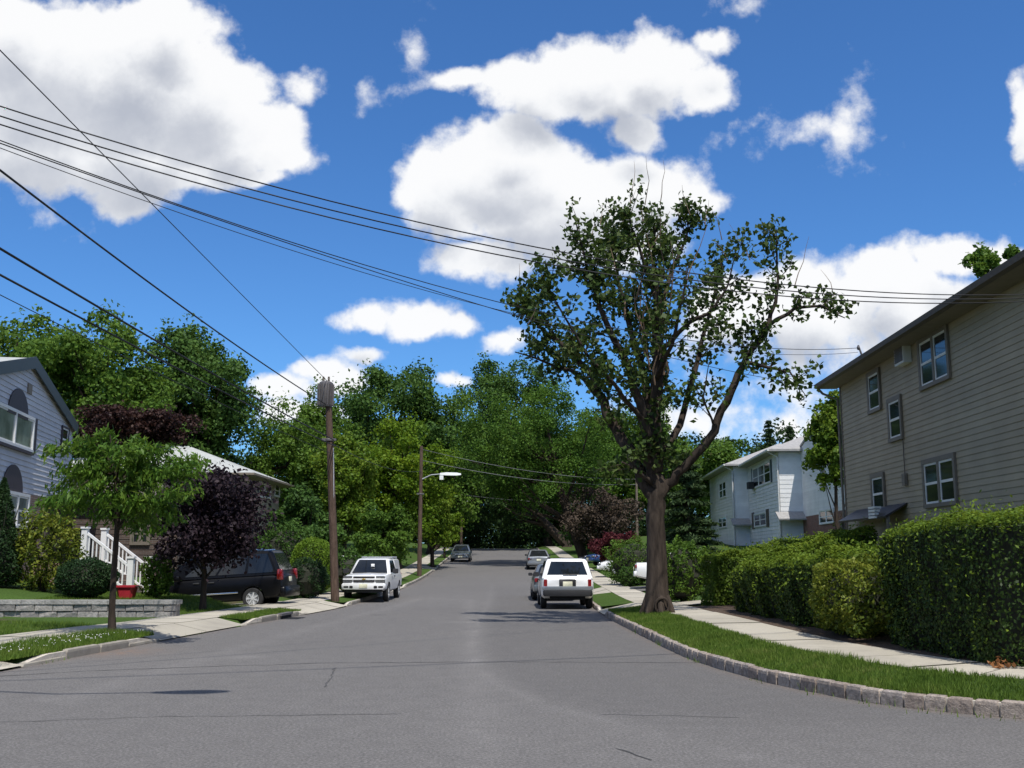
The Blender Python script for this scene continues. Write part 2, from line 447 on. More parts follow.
M['core_dark'] = plain('shrub_twigs', (.02, .022, .012), .95, var=.4, scale=12)
# ---------------------------------------------------------------- ground, road, kerbs, pavements
def fine_axis(segs):
    out = []
    for a, b, st in segs: out += list(np.arange(a, b, st))
    return np.array(out+[segs[-1][1]])
gx = fine_axis([(-1500, -300, 300), (-300, -100, 25), (-100, -30, 5), (-30, -14, 1), (-14, -4.5, .25), (-4.5, 2, 1.2), (2, 14, .25), (14, 30, 1), (30, 100, 5), (100, 300, 25), (300, 1501, 300)])
gy = fine_axis([(-300, -50, 50), (-50, 0, 5), (0, 6, 1), (6, 46, .25), (46, 140, 1.0), (140, 300, 8), (300, 3000, 300)])
GX, GY = np.meshgrid(gx, gy)
GZ = T(GX, GY)
ny, nx = GX.shape
idx = np.arange(ny*nx).reshape(ny, nx)
FQ = np.stack([idx[:-1, :-1], idx[:-1, 1:], idx[1:, 1:], idx[1:, :-1]], -1).reshape(-1, 4)
struct(np_mesh('ground', np.stack([GX, GY, GZ-.02], -1).reshape(-1, 3), FQ, M['ground'], smooth=True))

# road sheet
ry = fine_axis([(-30, 4, 2), (4, 7.6, .5), (7.6, 12, .1), (12, 46, .16), (46, 130, .6), (130, 215, 3)])
nc = 110
u = np.linspace(0, 1, nc)
left = kl(ry)-.03; right = np.where(ry < 7.62, 60, kr(ry))+.03
# concentrate columns in the lane area
RX = np.empty((len(ry), nc))
for i in range(len(ry)):
    w = min(right[i], 6.0)
    n1 = 90 if right[i] > 6.0 else nc
    if n1 == nc: RX[i] = np.linspace(left[i], right[i], nc)
    else: RX[i] = np.concatenate([np.linspace(left[i], w, n1, endpoint=False), np.linspace(w, right[i], nc-n1)])
RY = np.repeat(ry[:, None], nc, 1)
cr = -.00012*(RX+1.8)**2*0
RZ = R(RY)+cr
idx = np.arange(len(ry)*nc).reshape(len(ry), nc)
FQ = np.stack([idx[:-1, :-1], idx[:-1, 1:], idx[1:, 1:], idx[1:, :-1]], -1).reshape(-1, 4)
road = struct(np_mesh('road', np.stack([RX, RY, RZ], -1).reshape(-1, 3), FQ, M['asphalt'], smooth=True))
def gpt(px, py):
    Y = 15.0
    for _ in range(30):
        Y = (EYE-float(R(Y)))/max(1e-3, -(SP+(384-py)/F*CP)/(CP-(384-py)/F*SP))
        Y = min(max(Y, 5), 130)
    p = at(px, py, Y); return (p.x, p.y)
def polydist(P, X, Y):
    P = np.array(P); d = np.full(X.shape, 1e9)
    for a, b in zip(P[:-1], P[1:]):
        ab = b-a; t = np.clip(((X-a[0])*ab[0]+(Y-a[1])*ab[1])/(ab@ab), 0, 1)
        d = np.minimum(d, np.hypot(X-a[0]-t*ab[0], Y-a[1]-t*ab[1]))
    return d
seam = [gpt(*p) for p in [(492, 585), (489, 600), (479, 622), (471, 645), (476, 668), (505, 688), (545, 705), (610, 722), (680, 742), (770, 762), (860, 780)]]
band = [gpt(*p) for p in [(60, 700), (130, 680), (215, 655), (290, 634), (360, 615), (420, 598), (470, 580), (492, 570)]]
wob = .5+.5*np.sin(RY*2.7+np.sin(RX*5))*np.sin(RY*.9+RX*1.7)
wear = np.clip((.08+.18*wob)*np.exp(-(polydist(seam, RX, RY)/.09)**2)+(.10+.18*wob)*np.exp(-(polydist(band, RX, RY)/.26)**2), 0, 1)
wear += .5*np.exp(-((RX-gpt(462, 622)[0])/.5)**2-((RY-gpt(462, 622)[1])/.35)**2)
wear += .5*np.exp(-((RX-gpt(245, 657)[0])/.25)**2-((RY-gpt(245, 657)[1])/.25)**2)
sx_ = np.interp(RY, [p[1] for p in seam[::-1]], [p[0] for p in seam[::-1]])
patch = sm(0, .5, RX-sx_)*sm(9, 12, RY)*(1-sm(40, 60, RY))
rc = gpt(115, 652)
rust = np.exp(-((RX-rc[0])/.75)**2-((RY-rc[1])/.9)**2)*.9
# grit along the kerb foot
for dd in (RX-left[:, None], right[:, None]-RX): rust = np.maximum(rust, .35*np.exp(-(dd/.22)**2))
for nm, arr in (('wear', wear), ('patch', patch), ('rust', rust)):
    a = road.data.attributes.new(nm, 'FLOAT', 'POINT'); a.data.foreach_set('value', np.clip(arr, 0, 1).astype(np.float32).ravel())

# cracks: narrow tar lines lying on the road
rg = random.Random(5)
cm = MB()
def crack(pxs, w):
    P = [gpt(*p) for p in pxs]; pts = []
    for a, b in zip(P[:-1], P[1:]):
        n = max(2, int(math.hypot(b[0]-a[0], b[1]-a[1])/.18))
        for i in range(n): pts.append((a[0]+(b[0]-a[0])*i/n+rg.gauss(0, .012), a[1]+(b[1]-a[1])*i/n+rg.gauss(0, .022)))
    vs = []; fs = []
    for i, p in enumerate(pts):
        q = pts[min(i+1, len(pts)-1)]; o = pts[max(i-1, 0)]
        tx, ty = q[0]-o[0], q[1]-o[1]; l = math.hypot(tx, ty) or 1
        ww = w*rg.uniform(.4, 1.2); nx_, ny_ = -ty/l*ww, tx/l*ww
        z = float(R(p[1]))+.004
        vs += [(p[0]+nx_, p[1]+ny_, z), (p[0]-nx_, p[1]-ny_, z)]
        if i: fs.append((2*i-2, 2*i-1, 2*i+1, 2*i))
    cm.add(vs, fs)
crack([(0, 676), (90, 671), (200, 667), (330, 663), (520, 662), (700, 663), (705, 664)], .016)
crack([(0, 722), (150, 717), (330, 715), (420, 714)], .009)
crack([(335, 668), (330, 680), (322, 690)], .010)
crack([(600, 715), (680, 716), (760, 718)], .009)
crack([(615, 748), (640, 756), (660, 764)], .013)
crack([(370, 615), (394, 615)], .06)
struct(cm.build('road_crack', M['tar']))

def strip(name, P, Nn, i0, i1, d0, d1, h0, h1, mat, nseg=4, smooth=True, zoff=0.0):
    P = P[i0:i1+1]; Q = Nn[i0:i1+1]
    d0 = np.broadcast_to(d0, len(P)); d1 = np.broadcast_to(d1, len(P))
    t = np.linspace(0, 1, nseg+1)
    D = d0[:, None]+(d1-d0)[:, None]*t
    X = P[:, 0:1]+Q[:, 0:1]*D; Y = P[:, 1:2]+Q[:, 1:2]*D
    Z = R(Y)+h0+(h1-h0)*t[None]+zoff
    id_ = np.arange(X.size).reshape(X.shape)
    FQ = np.stack([id_[:-1, :-1], id_[:-1, 1:], id_[1:, 1:], id_[1:, :-1]], -1).reshape(-1, 4)
    return np.stack([X, Y, Z], -1).reshape(-1, 3), FQ
def iY(P, Y, lo=0):
    return int(np.argmin(np.abs(P[:, 1]-Y)+(0 if lo == 0 else 0)))

def merge(parts):
    V = []; Fs = []; b = 0
    for v, f in parts: V.append(v); Fs.append(f+b); b += len(v)
    return np.vstack(V), np.vstack(Fs)

# right-hand side, index by arc along KR; driveway gaps cut by Y
iR = lambda Y: iY(KR, Y)
i_corner = int(np.argmin(np.abs(KR[:, 0]-22)))
r_runs = [(i_corner, iR(30.6)), (iR(33.6), iR(43.5)), (iR(48.5), iR(66)), (iR(70), iR(128))]
l_runs = [(iY(KL, -20), iY(KL, 6)), (iY(KL, 16.0), iY(KL, 20.6)), (iY(KL, 25.9), iY(KL, 31.2)), (iY(KL, 37.6), iY(KL, 50)), (iY(KL, 54), iY(KL, 75)), (iY(KL, 80), iY(KL, 128))]
KW = .14
# walk offsets beyond the kerb
walk0R = np.full(len(KR), 1.18); walk1R = np.full(len(KR), 2.38)
wl = np.interp(KL[:, 1], [0, 17, 20, 24, 30, 40, 200], [1.3, 1.22, 1.05, .68, .72, .9, 1.0])
walk0L, walk1L = wl, wl+1.25
grass_areas = []
parts = []
for a, b in r_runs:
    parts.append(strip('v', KR, NR, a, b, KW-.02, walk0R[a:b+1], .15, .275, None, 5)); 
struct(np_mesh('grass_verge', *merge(parts), M['turf'], smooth=True))
parts = []
for a, b in l_runs:
    parts.append(strip('v', KL, NL, a, b, KW-.02, walk0L[a:b+1], .135, .19, None, 5))
struct(np_mesh('grass_verge', *merge(parts), M['turf'], smooth=True))
# pavements of separate slabs
def slabs(P, Nn, i0, i1, d0, d1, h0, h1, step=6):
    out = []
    for a in range(i0, i1-1, step):
        b = min(a+step, i1)
        if b <= a: continue
        v, f = strip('s', P, Nn, a, b, d0[a:b+1], d1[a:b+1], h0, h1, None, 3)
        n = b-a+1; v = v.reshape(n, 4, 3); t = (v[-1]-v[0]); ln = np.linalg.norm(t, axis=1)[:, None]
        v[0] += t/ln*.012; v[-1] -= t/ln*.012
        v[:, :, 2] += random.Random(a).uniform(-.006, .006)
        out.append((v.reshape(-1, 3), f))
        # slab edge facing the verge
    return out
struct(np_mesh('pavement', *merge(slabs(KR, NR, i_corner, iR(128), walk0R, walk1R, .285, .305)), M['concrete']))
struct(np_mesh('pavement', *merge(slabs(KL, NL, iY(KL, -20), iY(KL, 128), walk0L, walk1L, .20, .215)), M['concrete']))
# driveway aprons between kerb runs
parts = []
for a, b in [(iR(30.6), iR(33.6)), (iR(43.5), iR(48.5)), (iR(66), iR(70))]:
    parts += slabs(KR, NR, a, b, np.full(len(KR), -.02), walk0R-.015, .03, .285, 10)
for a, b in [(iY(KL, 6), iY(KL, 16.0)), (iY(KL, 20.6), iY(KL, 25.9)), (iY(KL, 31.2), iY(KL, 37.6)), (iY(KL, 50), iY(KL, 54)), (iY(KL, 75), iY(KL, 80))]:
    parts += slabs(KL, NL, a, b, np.full(len(KL), -.02), walk0L-.015, .03, .20, 10)
struct(np_mesh('driveway_apron', *merge(parts), M['concrete']))

def drive(P, Nn, a, b, d1, d2, h, mat, name):
    """driveway running on from the pavement into the plot, laid on the terrain"""
    n = 24; t = np.linspace(d1, d2, n)
    Pa = P[a:b+1]; X = Pa[:, 0:1]+Nn[a, 0]*t; Y = Pa[:, 1:2]+Nn[a, 1]*t*.0+0*t
    Z = T(X, Y)+h
    id_ = np.arange(X.size).reshape(X.shape)
    FQ = np.stack([id_[:-1, :-1], id_[:-1, 1:], id_[1:, 1:], id_[1:, :-1]], -1).reshape(-1, 4)
    return struct(np_mesh(name, np.stack([X, Y, Z], -1).reshape(-1, 3), FQ, mat, smooth=True))
drive(KL, NL, iY(KL, 33.6), iY(KL, 37.4), 1.99, 11, .03, M['concrete'], 'driveway')
drive(KR, NR, iR(43.9), iR(48.2), 2.4, 12, .03, M['asphalt'], 'driveway')
drive(KR, NR, iR(30.9), iR(33.4), 2.4, 4.6, .03, M['concrete'], 'driveway')
drive(KL, NL, iY(KL, 50.3), iY(KL, 53.7), 2.3, 12, .03, M['asphalt'], 'driveway')

# right kerb: belgian blocks set in mortar
def kerb(P, Nn, runs, ln, hgt, width, mats, name, seed, gap=.026):
    rr = random.Random(seed); mb = MB()
    s = np.concatenate([[0], np.cumsum(np.hypot(*np.diff(P, axis=0).T))])
    for a, b in runs:
        pos = s[a]
        while pos < s[b]:
            l = ln*rr.uniform(.85, 1.18)
            far = P[a, 1]*0+np.interp(pos, s, P[:, 1])
            x0, y0 = np.interp(pos+gap/2, s, P[:, 0]), np.interp(pos+gap/2, s, P[:, 1])
            x1, y1 = np.interp(pos+l-gap/2, s, P[:, 0]), np.interp(pos+l-gap/2, s, P[:, 1])
            nx_, ny_ = np.interp(pos+l/2, s, Nn[:, 0]), np.interp(pos+l/2, s, Nn[:, 1])
            h = hgt*rr.uniform(.93, 1.06); f = rr.uniform(-.012, .010); r_ = R((y0+y1)/2)
            # end blocks dip to the driveway
            edge = min(pos-s[a], s[b]-pos-l)
            if edge < .55: h *= max(.35, .35+.65*max(edge, 0)/.55)
            o0 = f; o1 = width; bz = .02
            def pt(e, d, z): return (x0+(x1-x0)*e+nx_*d, y0+(y1-y0)*e+ny_*d, float(r_)+z)
            e0, e1 = .07, .93
            ring = [[pt(0, o0+.012, -.14), pt(1, o0+.012, -.14), pt(1, o1, -.14), pt(0, o1, -.14)],
                    [pt(0, o0+.006, h-.05), pt(1, o0+.006, h-.05), pt(1, o1, h-.05), pt(0, o1, h-.05)],
                    [pt(.03, o0+.012, h-.014), pt(.97, o0+.012, h-.014), pt(.97, o1-.01, h-.014), pt(.03, o1-.01, h-.014)],
                    [pt(e0, o0+.035, h), pt(e1, o0+.035, h+rr.uniform(-.006, .006)), pt(e1, o1-.03, h), pt(e0, o1-.03, h)]]
            mb.loft(ring, 0)
            pos += l
        # mortar bed behind and between
        ii = np.arange(a, b+1, 1); rings = []
        for i in ii:
            r_ = float(R(P[i, 1])); x, y = P[i]; nx_, ny_ = Nn[i]
            e = min(s[i]-s[a], s[b]-s[i]); k = .3+.7*min(1, e/.7)
            q = lambda d, z: (x+nx_*d, y+ny_*d, r_+z)
            rings.append([q(.032, -.14), q(.032, hgt*k*.94-.012), q(width+.02, hgt*k*.94-.012), q(width+.02, -.14)])
        mb.loft(rings, 1)
    return struct(mb.build(name, mats))
kerb(KR, NR, [(max(i_corner, 0), iR(30.6))], .27, .165, KW, [M['block'], M['mortar']], 'kerb', 3)
kerb(KR, NR, r_runs[1:], .6, .15, KW, [M['block'], M['mortar']], 'kerb', 4)
kerb(KL, NL, l_runs, 1.15, .145, KW, [M['curbstone'], M['mortar']], 'kerb', 7, .014)

# storm drain opening in the left kerb
dn = thing('storm_drain', 'dark storm drain mouth in the left kerb near the black minivan', 'drain', (0, 0, 0))
i = iY(KL, 29.2); p = KL[i]; n_ = NL[i]; t_ = Vector((-n_[1], n_[0], 0)); dn.location = (p[0], p[1], float(R(p[1])))
nv = Vector((n_[0], n_[1], 0))
mb = MB(); mb.obox(nv*.02+Vector((0, 0, .05)), t_*.42, nv*.05, Vector((0, 0, .045))); mb.build('opening', M['dark_void'], dn)
mb = MB(); mb.obox(nv*.05+Vector((0, 0, .125)), t_*.55, nv*.10, Vector((0, 0, .03))); mb.build('hood', M['steel_grey'], dn)
mb = MB()
for k in range(9): mb.obox(-nv*.22+t_*(-.36+.09*k)+Vector((0, 0, .008)), t_*.016, nv*.2, Vector((0, 0, .006)))
mb.obox(-nv*.22+Vector((0, 0, .004)), t_*.44, nv*.23, Vector((0, 0, .002)))
mb.build('grate', M['black_plastic'], dn)

# mulch bed at the hedge foot
sb = strip('m', KR, NR, iR(29.5), iR(29.5), 0, 0, 0, 0, None, 1) if False else None
parts = [strip('m', KR, NR, int(np.argmin(np.abs(KR[:, 0]-18))), iR(29.8), 2.40, 4.3, .30, .37, None, 6)]
struct(np_mesh('mulch_bed', *merge(parts), M['soil'], smooth=True))

# grass blades
def blades(P, Nn, a, b, d0f, d1f, h0, h1, dens, rng, hmin=.035, hmax=.085, name='grass'):
    L = (b-a)*.25; d0 = d0f; d1 = d1f
    n = int(L*np.mean(np.asarray(d1[a:b+1])-np.asarray(d0[a:b+1]))*dens)
    s = rng.uniform(a, b, n); t = rng.random(n)
    i = np.clip(s.astype(int), 0, len(P)-2); fr = s-i
    p = P[i]*(1-fr)[:, None]+P[i+1]*fr[:, None]; nn = Nn[i]
    D = d0[i]+(d1[i]-d0[i])*t
    X = p[:, 0]+nn[:, 0]*D; Y = p[:, 1]+nn[:, 1]*D; Z = R(Y)+h0+(h1-h0)*t
    return blade_geo(X, Y, Z, rng, hmin, hmax)
def blade_geo(X, Y, Z, rng, hmin, hmax):
    n = len(X); h = rng.uniform(hmin, hmax, n)*(1+.5*np.sin(X*3.1)*np.sin(Y*2.3)); a = rng.uniform(0, 2*np.pi, n); w = rng.uniform(.004, .009, n)
    lean = rng.uniform(0, .75, n)*h; la = rng.uniform(0, 2*np.pi, n)
    V = np.empty((n, 3, 3), np.float32)
    V[:, 0] = np.stack([X-np.cos(a)*w, Y-np.sin(a)*w, Z-.01], 1)
    V[:, 1] = np.stack([X+np.cos(a)*w, Y+np.sin(a)*w, Z-.01], 1)
    V[:, 2] = np.stack([X+np.cos(la)*lean, Y+np.sin(la)*lean, Z+h], 1)
    return V.reshape(-1, 3), np.arange(3*n).reshape(n, 3)
rng = np.random.default_rng(11)
tag(np_mesh('grass', *merge([blades(KR, NR, i_corner+30, iR(30.6), np.full(len(KR), KW-.05), walk0R+.03, .15, .275, 2600, rng)]), M['blade']), kind='stuff', label='mown grass of the right-hand verge')
tag(np_mesh('grass', *merge([blades(KL, NL, l_runs[1][0]-2, l_runs[1][1], np.full(len(KL), KW-.05), walk0L+.03, .135, .19, 2400, rng, .05, .12),
    blades(KL, NL, l_runs[2][0], l_runs[2][1], np.full(len(KL), KW-.05), walk0L+.03, .135, .19, 1800, rng)]), M['blade']), kind='stuff', label='longer grass of the left-hand verges')
# lawn in front of and beside the retaining wall, blades set on the terrain
def lawn(x0, x1, y0, y1, n, keep=None):
    X = rng.uniform(x0, x1, n); Y = rng.uniform(y0, y1, n)
    k = kl(Y)-X > np.interp(Y, KL[:, 1], walk1L)+.03
    if keep is not None: k &= keep(X, Y)
    X, Y = X[k], Y[k]
    return blade_geo(X, Y, T(X, Y)-.02, rng, .04, .09)
tag(np_mesh('grass', *merge([lawn(-14, -8, 17, 25.7, 32000, lambda X, Y: (Y < 25.2-.55*(X+13.5)) ), lawn(-12, -6.8, 26.4, 33.2, 26000)]), M['blade']), kind='stuff', label='front lawn around the stone retaining wall')
# clover heads on the left verge
n = 170; a, b = l_runs[1]
s = rng.uniform(a, b, n).astype(int); D = rng.uniform(KW, 1, n)*walk0L[s]; X = KL[s, 0]+NL[s, 0]*D; Y = KL[s, 1]+NL[s, 1]*D; Z = R(Y)+.235
V, Fc = [], []
oc = np.array([(1, 0, 0), (-1, 0, 0), (0, 1, 0), (0, -1, 0), (0, 0, 1), (0, 0, -1)])*.011
of = np.array([(0, 2, 4), (2, 1, 4), (1, 3, 4), (3, 0, 4), (2, 0, 5), (1, 2, 5), (3, 1, 5), (0, 3, 5)])
V = (np.stack([X, Y, Z], 1)[:, None]+oc[None]).reshape(-1, 3); Fc = (of[None]+6*np.arange(n)[:, None, None]).reshape(-1, 3)
tag(np_mesh('clover', V, Fc, M['clover']), kind='stuff', label='white clover heads in the left-hand verge')
# weeds at the kerb foot
wv = []
for px, py in [(690, 661), (652, 645), (868, 702), (816, 694), (1000, 716), (924, 708), (66, 661), (190, 634), (640, 632), (755, 680)]:
    x, y = gpt(px, py); k = 20
    X = x+rng.normal(0, .22, k); Y = y+rng.normal(0, .12, k); i = np.array([np.argmin(np.hypot((KR if px > 400 else KL)[:, 0]-a, (KR if px > 400 else KL)[:, 1]-b)) for a, b in zip(X, Y)]); Q = (KR if px > 400 else KL)[i]; Nq = (NR if px > 400 else NL)[i]
    off = rng.uniform(-.07, .03, k); X = Q[:, 0]+Nq[:, 0]*off+rng.normal(0, .2, k)*np.abs(Nq[:, 1]); Y = Q[:, 1]+Nq[:, 1]*off+rng.normal(0, .2, k)*np.abs(Nq[:, 0]); wv.append(blade_geo(X, Y, R(Y), rng, .02, .09))
tag(np_mesh('weed', *merge(wv), M['blade']), kind='stuff', label='weed tufts at the foot of the kerbs')
# ---------------------------------------------------------------- foliage tools
def unit(v): return v/np.maximum(np.linalg.norm(v, axis=-1, keepdims=True), 1e-9)
def leaves(C, L, W, rng, nrm=None, up=.5, fold=.15, tang=None):
    """one four-cornered leaf at each point of C"""
    n = len(C); L = np.broadcast_to(L, n)*rng.uniform(.7, 1.25, n); W = np.broadcast_to(W, n)*rng.uniform(.7, 1.2, n)
    nn = rng.normal(size=(n, 3)); nn[:, 2] += up
    if nrm is not None: nn = nn+nrm
    nn = unit(nn)
    t = rng.normal(size=(n, 3)) if tang is None else tang+rng.normal(size=(n, 3))*.35
    t = unit(t-nn*(t*nn).sum(1, keepdims=True)); b = np.cross(nn, t)
    V = np.empty((n, 4, 3), np.float32)
    V[:, 0] = C-t*(L/2)[:, None]; V[:, 2] = C+t*(L/2)[:, None]
    fo = nn*(W*fold)[:, None]
    V[:, 1] = C+b*(W/2)[:, None]+fo-t*(L*.08)[:, None]; V[:, 3] = C-b*(W/2)[:, None]+fo-t*(L*.08)[:, None]
    return V.reshape(-1, 3), np.arange(4*n).reshape(n, 4)

def clump_points(cc, cr, n, rng, flat=.7, up=.35):
    """points in leaf clumps: mostly on the shell of each clump, fewer underneath"""
    k = rng.integers(0, len(cc), n)
    d = rng.normal(size=(n, 3)); d[:, 2] += up; d = unit(d)
    r = rng.random(n)**.35
    return cc[k]+d*(cr[k]*r)[:, None]*np.array([1, 1, flat]), d

def crown_clumps(c, rad, n, rng, lo=.45, cr=(.22, .36), bottom=-.75):
    """clump centres spread unevenly through an ellipsoid"""
    out = []
    while len(out) < n:
        d = unit(rng.normal(size=3)); r = lo+(1-lo)*rng.random()**.6
        r *= .90+.16*math.sin(d[0]*4.1+c[0])*math.cos(d[2]*3.7+d[1]*3+c[1])
        if d[2]*r < bottom: continue
        out.append(d*r)
    P = np.array(out)
    R_ = np.array(rad)
    return np.array(c)+P*R_, rng.uniform(cr[0], cr[1], n)*float(np.mean(R_))

def broadleaf(name, label, px, py0, py1, wpx, Y, lmat, n=9000, leaf=.34, seed=0, group='background trees', clumps=46, trunk_px=None, bark='bark_dark', cat='tree', depth=1.0, lo=.35, trunk_r=None, xoff=0, trunk_top=.55, stretch=1.0, cr=(.24, .38), up=.35):
    """a whole tree standing on the terrain at distance Y: crown between image rows py0 and py1, width wpx"""
    rng = np.random.default_rng(seed+100)
    if Y > 45: n = int(n*1.55); leaf *= .80; clumps = int(clumps*1.7); cr = (cr[0]*.72, cr[1]*.78)
    a = at(px, py0, Y); b = at(px, py1, Y)
    rx = wpx/2/F*Y; rz = (a.z-b.z)/2; c = np.array([a.x*.5+b.x*.5, Y, (a.z+b.z)/2])
    ry_ = rx*depth
    bx = at(trunk_px, 500, Y).x if trunk_px is not None else c[0]+rx*.05
    gz = Tz(bx, Y)
    root = thing(name, label, cat, (bx, Y, gz), group=group)
    o = root.location
    cc, crr = crown_clumps(c, (rx*.95, ry_*.95, rz*.93), clumps, rng, lo, cr)
    P, d = clump_points(cc, crr, n, rng, .75, up)
    # stray sprays that break the outline
    m = int(n*.06); k = rng.integers(0, len(cc), m); dd = unit(cc[k]-c+rng.normal(size=(m, 3))*.4*rx)
    P2 = cc[k]+dd*(crr[k]*rng.uniform(.8, 1.4, m))[:, None]
    P = np.vstack([P, P2]); d = np.vstack([d, dd])
    keep = P[:, 2] > gz+.1
    V, Fq = leaves(P[keep], leaf, leaf*.72, rng, d[keep]*.8, .45)
    np_mesh('crown', V, Fq, M[lmat], root, origin=o)
    # trunk and limbs
    mb = MB(); tr = trunk_r or max(.09, rx*.075)
    top = Vector((c[0], c[1], c[2]+rz*trunk_top*.6)); base = Vector((bx, Y, gz-.1))
    ax = [base, base+Vector((0, 0, .4)), base.lerp(top, .35)+Vector((rng.normal()*.05*rx, 0, 0)), base.lerp(top, .7)+Vector((rng.normal()*.06*rx, rng.normal()*.05*rx, 0)), top]
    mb.tube(ax, [tr*1.35, tr, tr*.85, tr*.55, tr*.2], 9)
    for q in range(min(26, clumps)):
        e = Vector(cc[q]); t = rng.uniform(.3, .85)
        s = ax[2].lerp(ax[4], t*.9) if t > .35 else ax[2].lerp(ax[3], .2)
        if s.z > e.z: s = ax[1].lerp(ax[2], .7+.3*rng.random())
        mid = s.lerp(e, .5)+Vector((0, 0, -.08*(e-s).length))
        mb.tube([s, mid, e], [tr*.36, tr*.24, tr*.07], 5, cap=False)
    mb.build('trunk', M[bark], root, o, smooth=True)
    return root

def shrub(name, label, c, rad, lmat, n, leaf, seed, group=None, cat='shrub', power=2.0, cone=False, stems=True, core=True, lump=.10, up=.4, aspect=.6):
    """leafy shrub on the terrain; c=(x,Y) base, rad=(rx,ry,height)"""
    rng = np.random.default_rng(seed); gz = Tz(*c); root = thing(name, label, cat, (c[0], c[1], gz), group=group); o = root.location
    rx, ry_, h = rad
    d = unit(rng.normal(size=(n, 3))); 
    ph = rng.uniform(0, 6, 6)
    lum = 1+lump*(np.sin(d[:, 0]*7+ph[0])*np.sin(d[:, 1]*6+ph[1])+np.sin(d[:, 2]*8+ph[2])*np.cos(d[:, 0]*9+ph[3]))
    r = (1-.22*rng.random(n)**1.5)*lum
    if cone:
        z = rng.random(n)**1.35; a = rng.uniform(0, 2*np.pi, n); rr = (1-z)**.75*(1-.25*rng.random(n)**2)*(1+lump*np.sin(a*5+z*17))
        rr *= np.minimum(1, .55+z*3.5)
        P = np.stack([np.cos(a)*rr*rx, np.sin(a)*rr*ry_, z*h], 1); d = np.stack([np.cos(a), np.sin(a), .5+0*a], 1)
    else:
        s = np.sign(d)*np.abs(d)**(2/power); s = s/np.max(np.abs(s), axis=1, keepdims=True)**(0 if power == 2 else .0)
        P = s*r[:, None]*np.array([rx, ry_, h/2])+np.array([0, 0, h/2])
    P = P[P[:, 2] > .03]; d = d[:len(P)]
    V, Fq = leaves(P, leaf, leaf*aspect, rng, d*.9, up)
    np_mesh('foliage', V, Fq, M[lmat], root)
    mb = MB()
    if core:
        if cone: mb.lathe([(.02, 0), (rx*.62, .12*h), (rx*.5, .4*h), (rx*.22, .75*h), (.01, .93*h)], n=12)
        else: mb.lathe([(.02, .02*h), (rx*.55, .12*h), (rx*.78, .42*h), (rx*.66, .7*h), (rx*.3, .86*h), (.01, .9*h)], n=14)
    for k in range(7):
        a = k*.9; mb.tube([(0.05*math.cos(a), .05*math.sin(a), -.05), (rx*.4*math.cos(a), ry_*.4*math.sin(a), h*.45), (rx*.7*math.cos(a), ry_*.7*math.sin(a), h*.75)], [.03, .02, .008], 5)
    mb.build('stems', M['core_dark'] if core else M['bark_dark'], root)
    return root

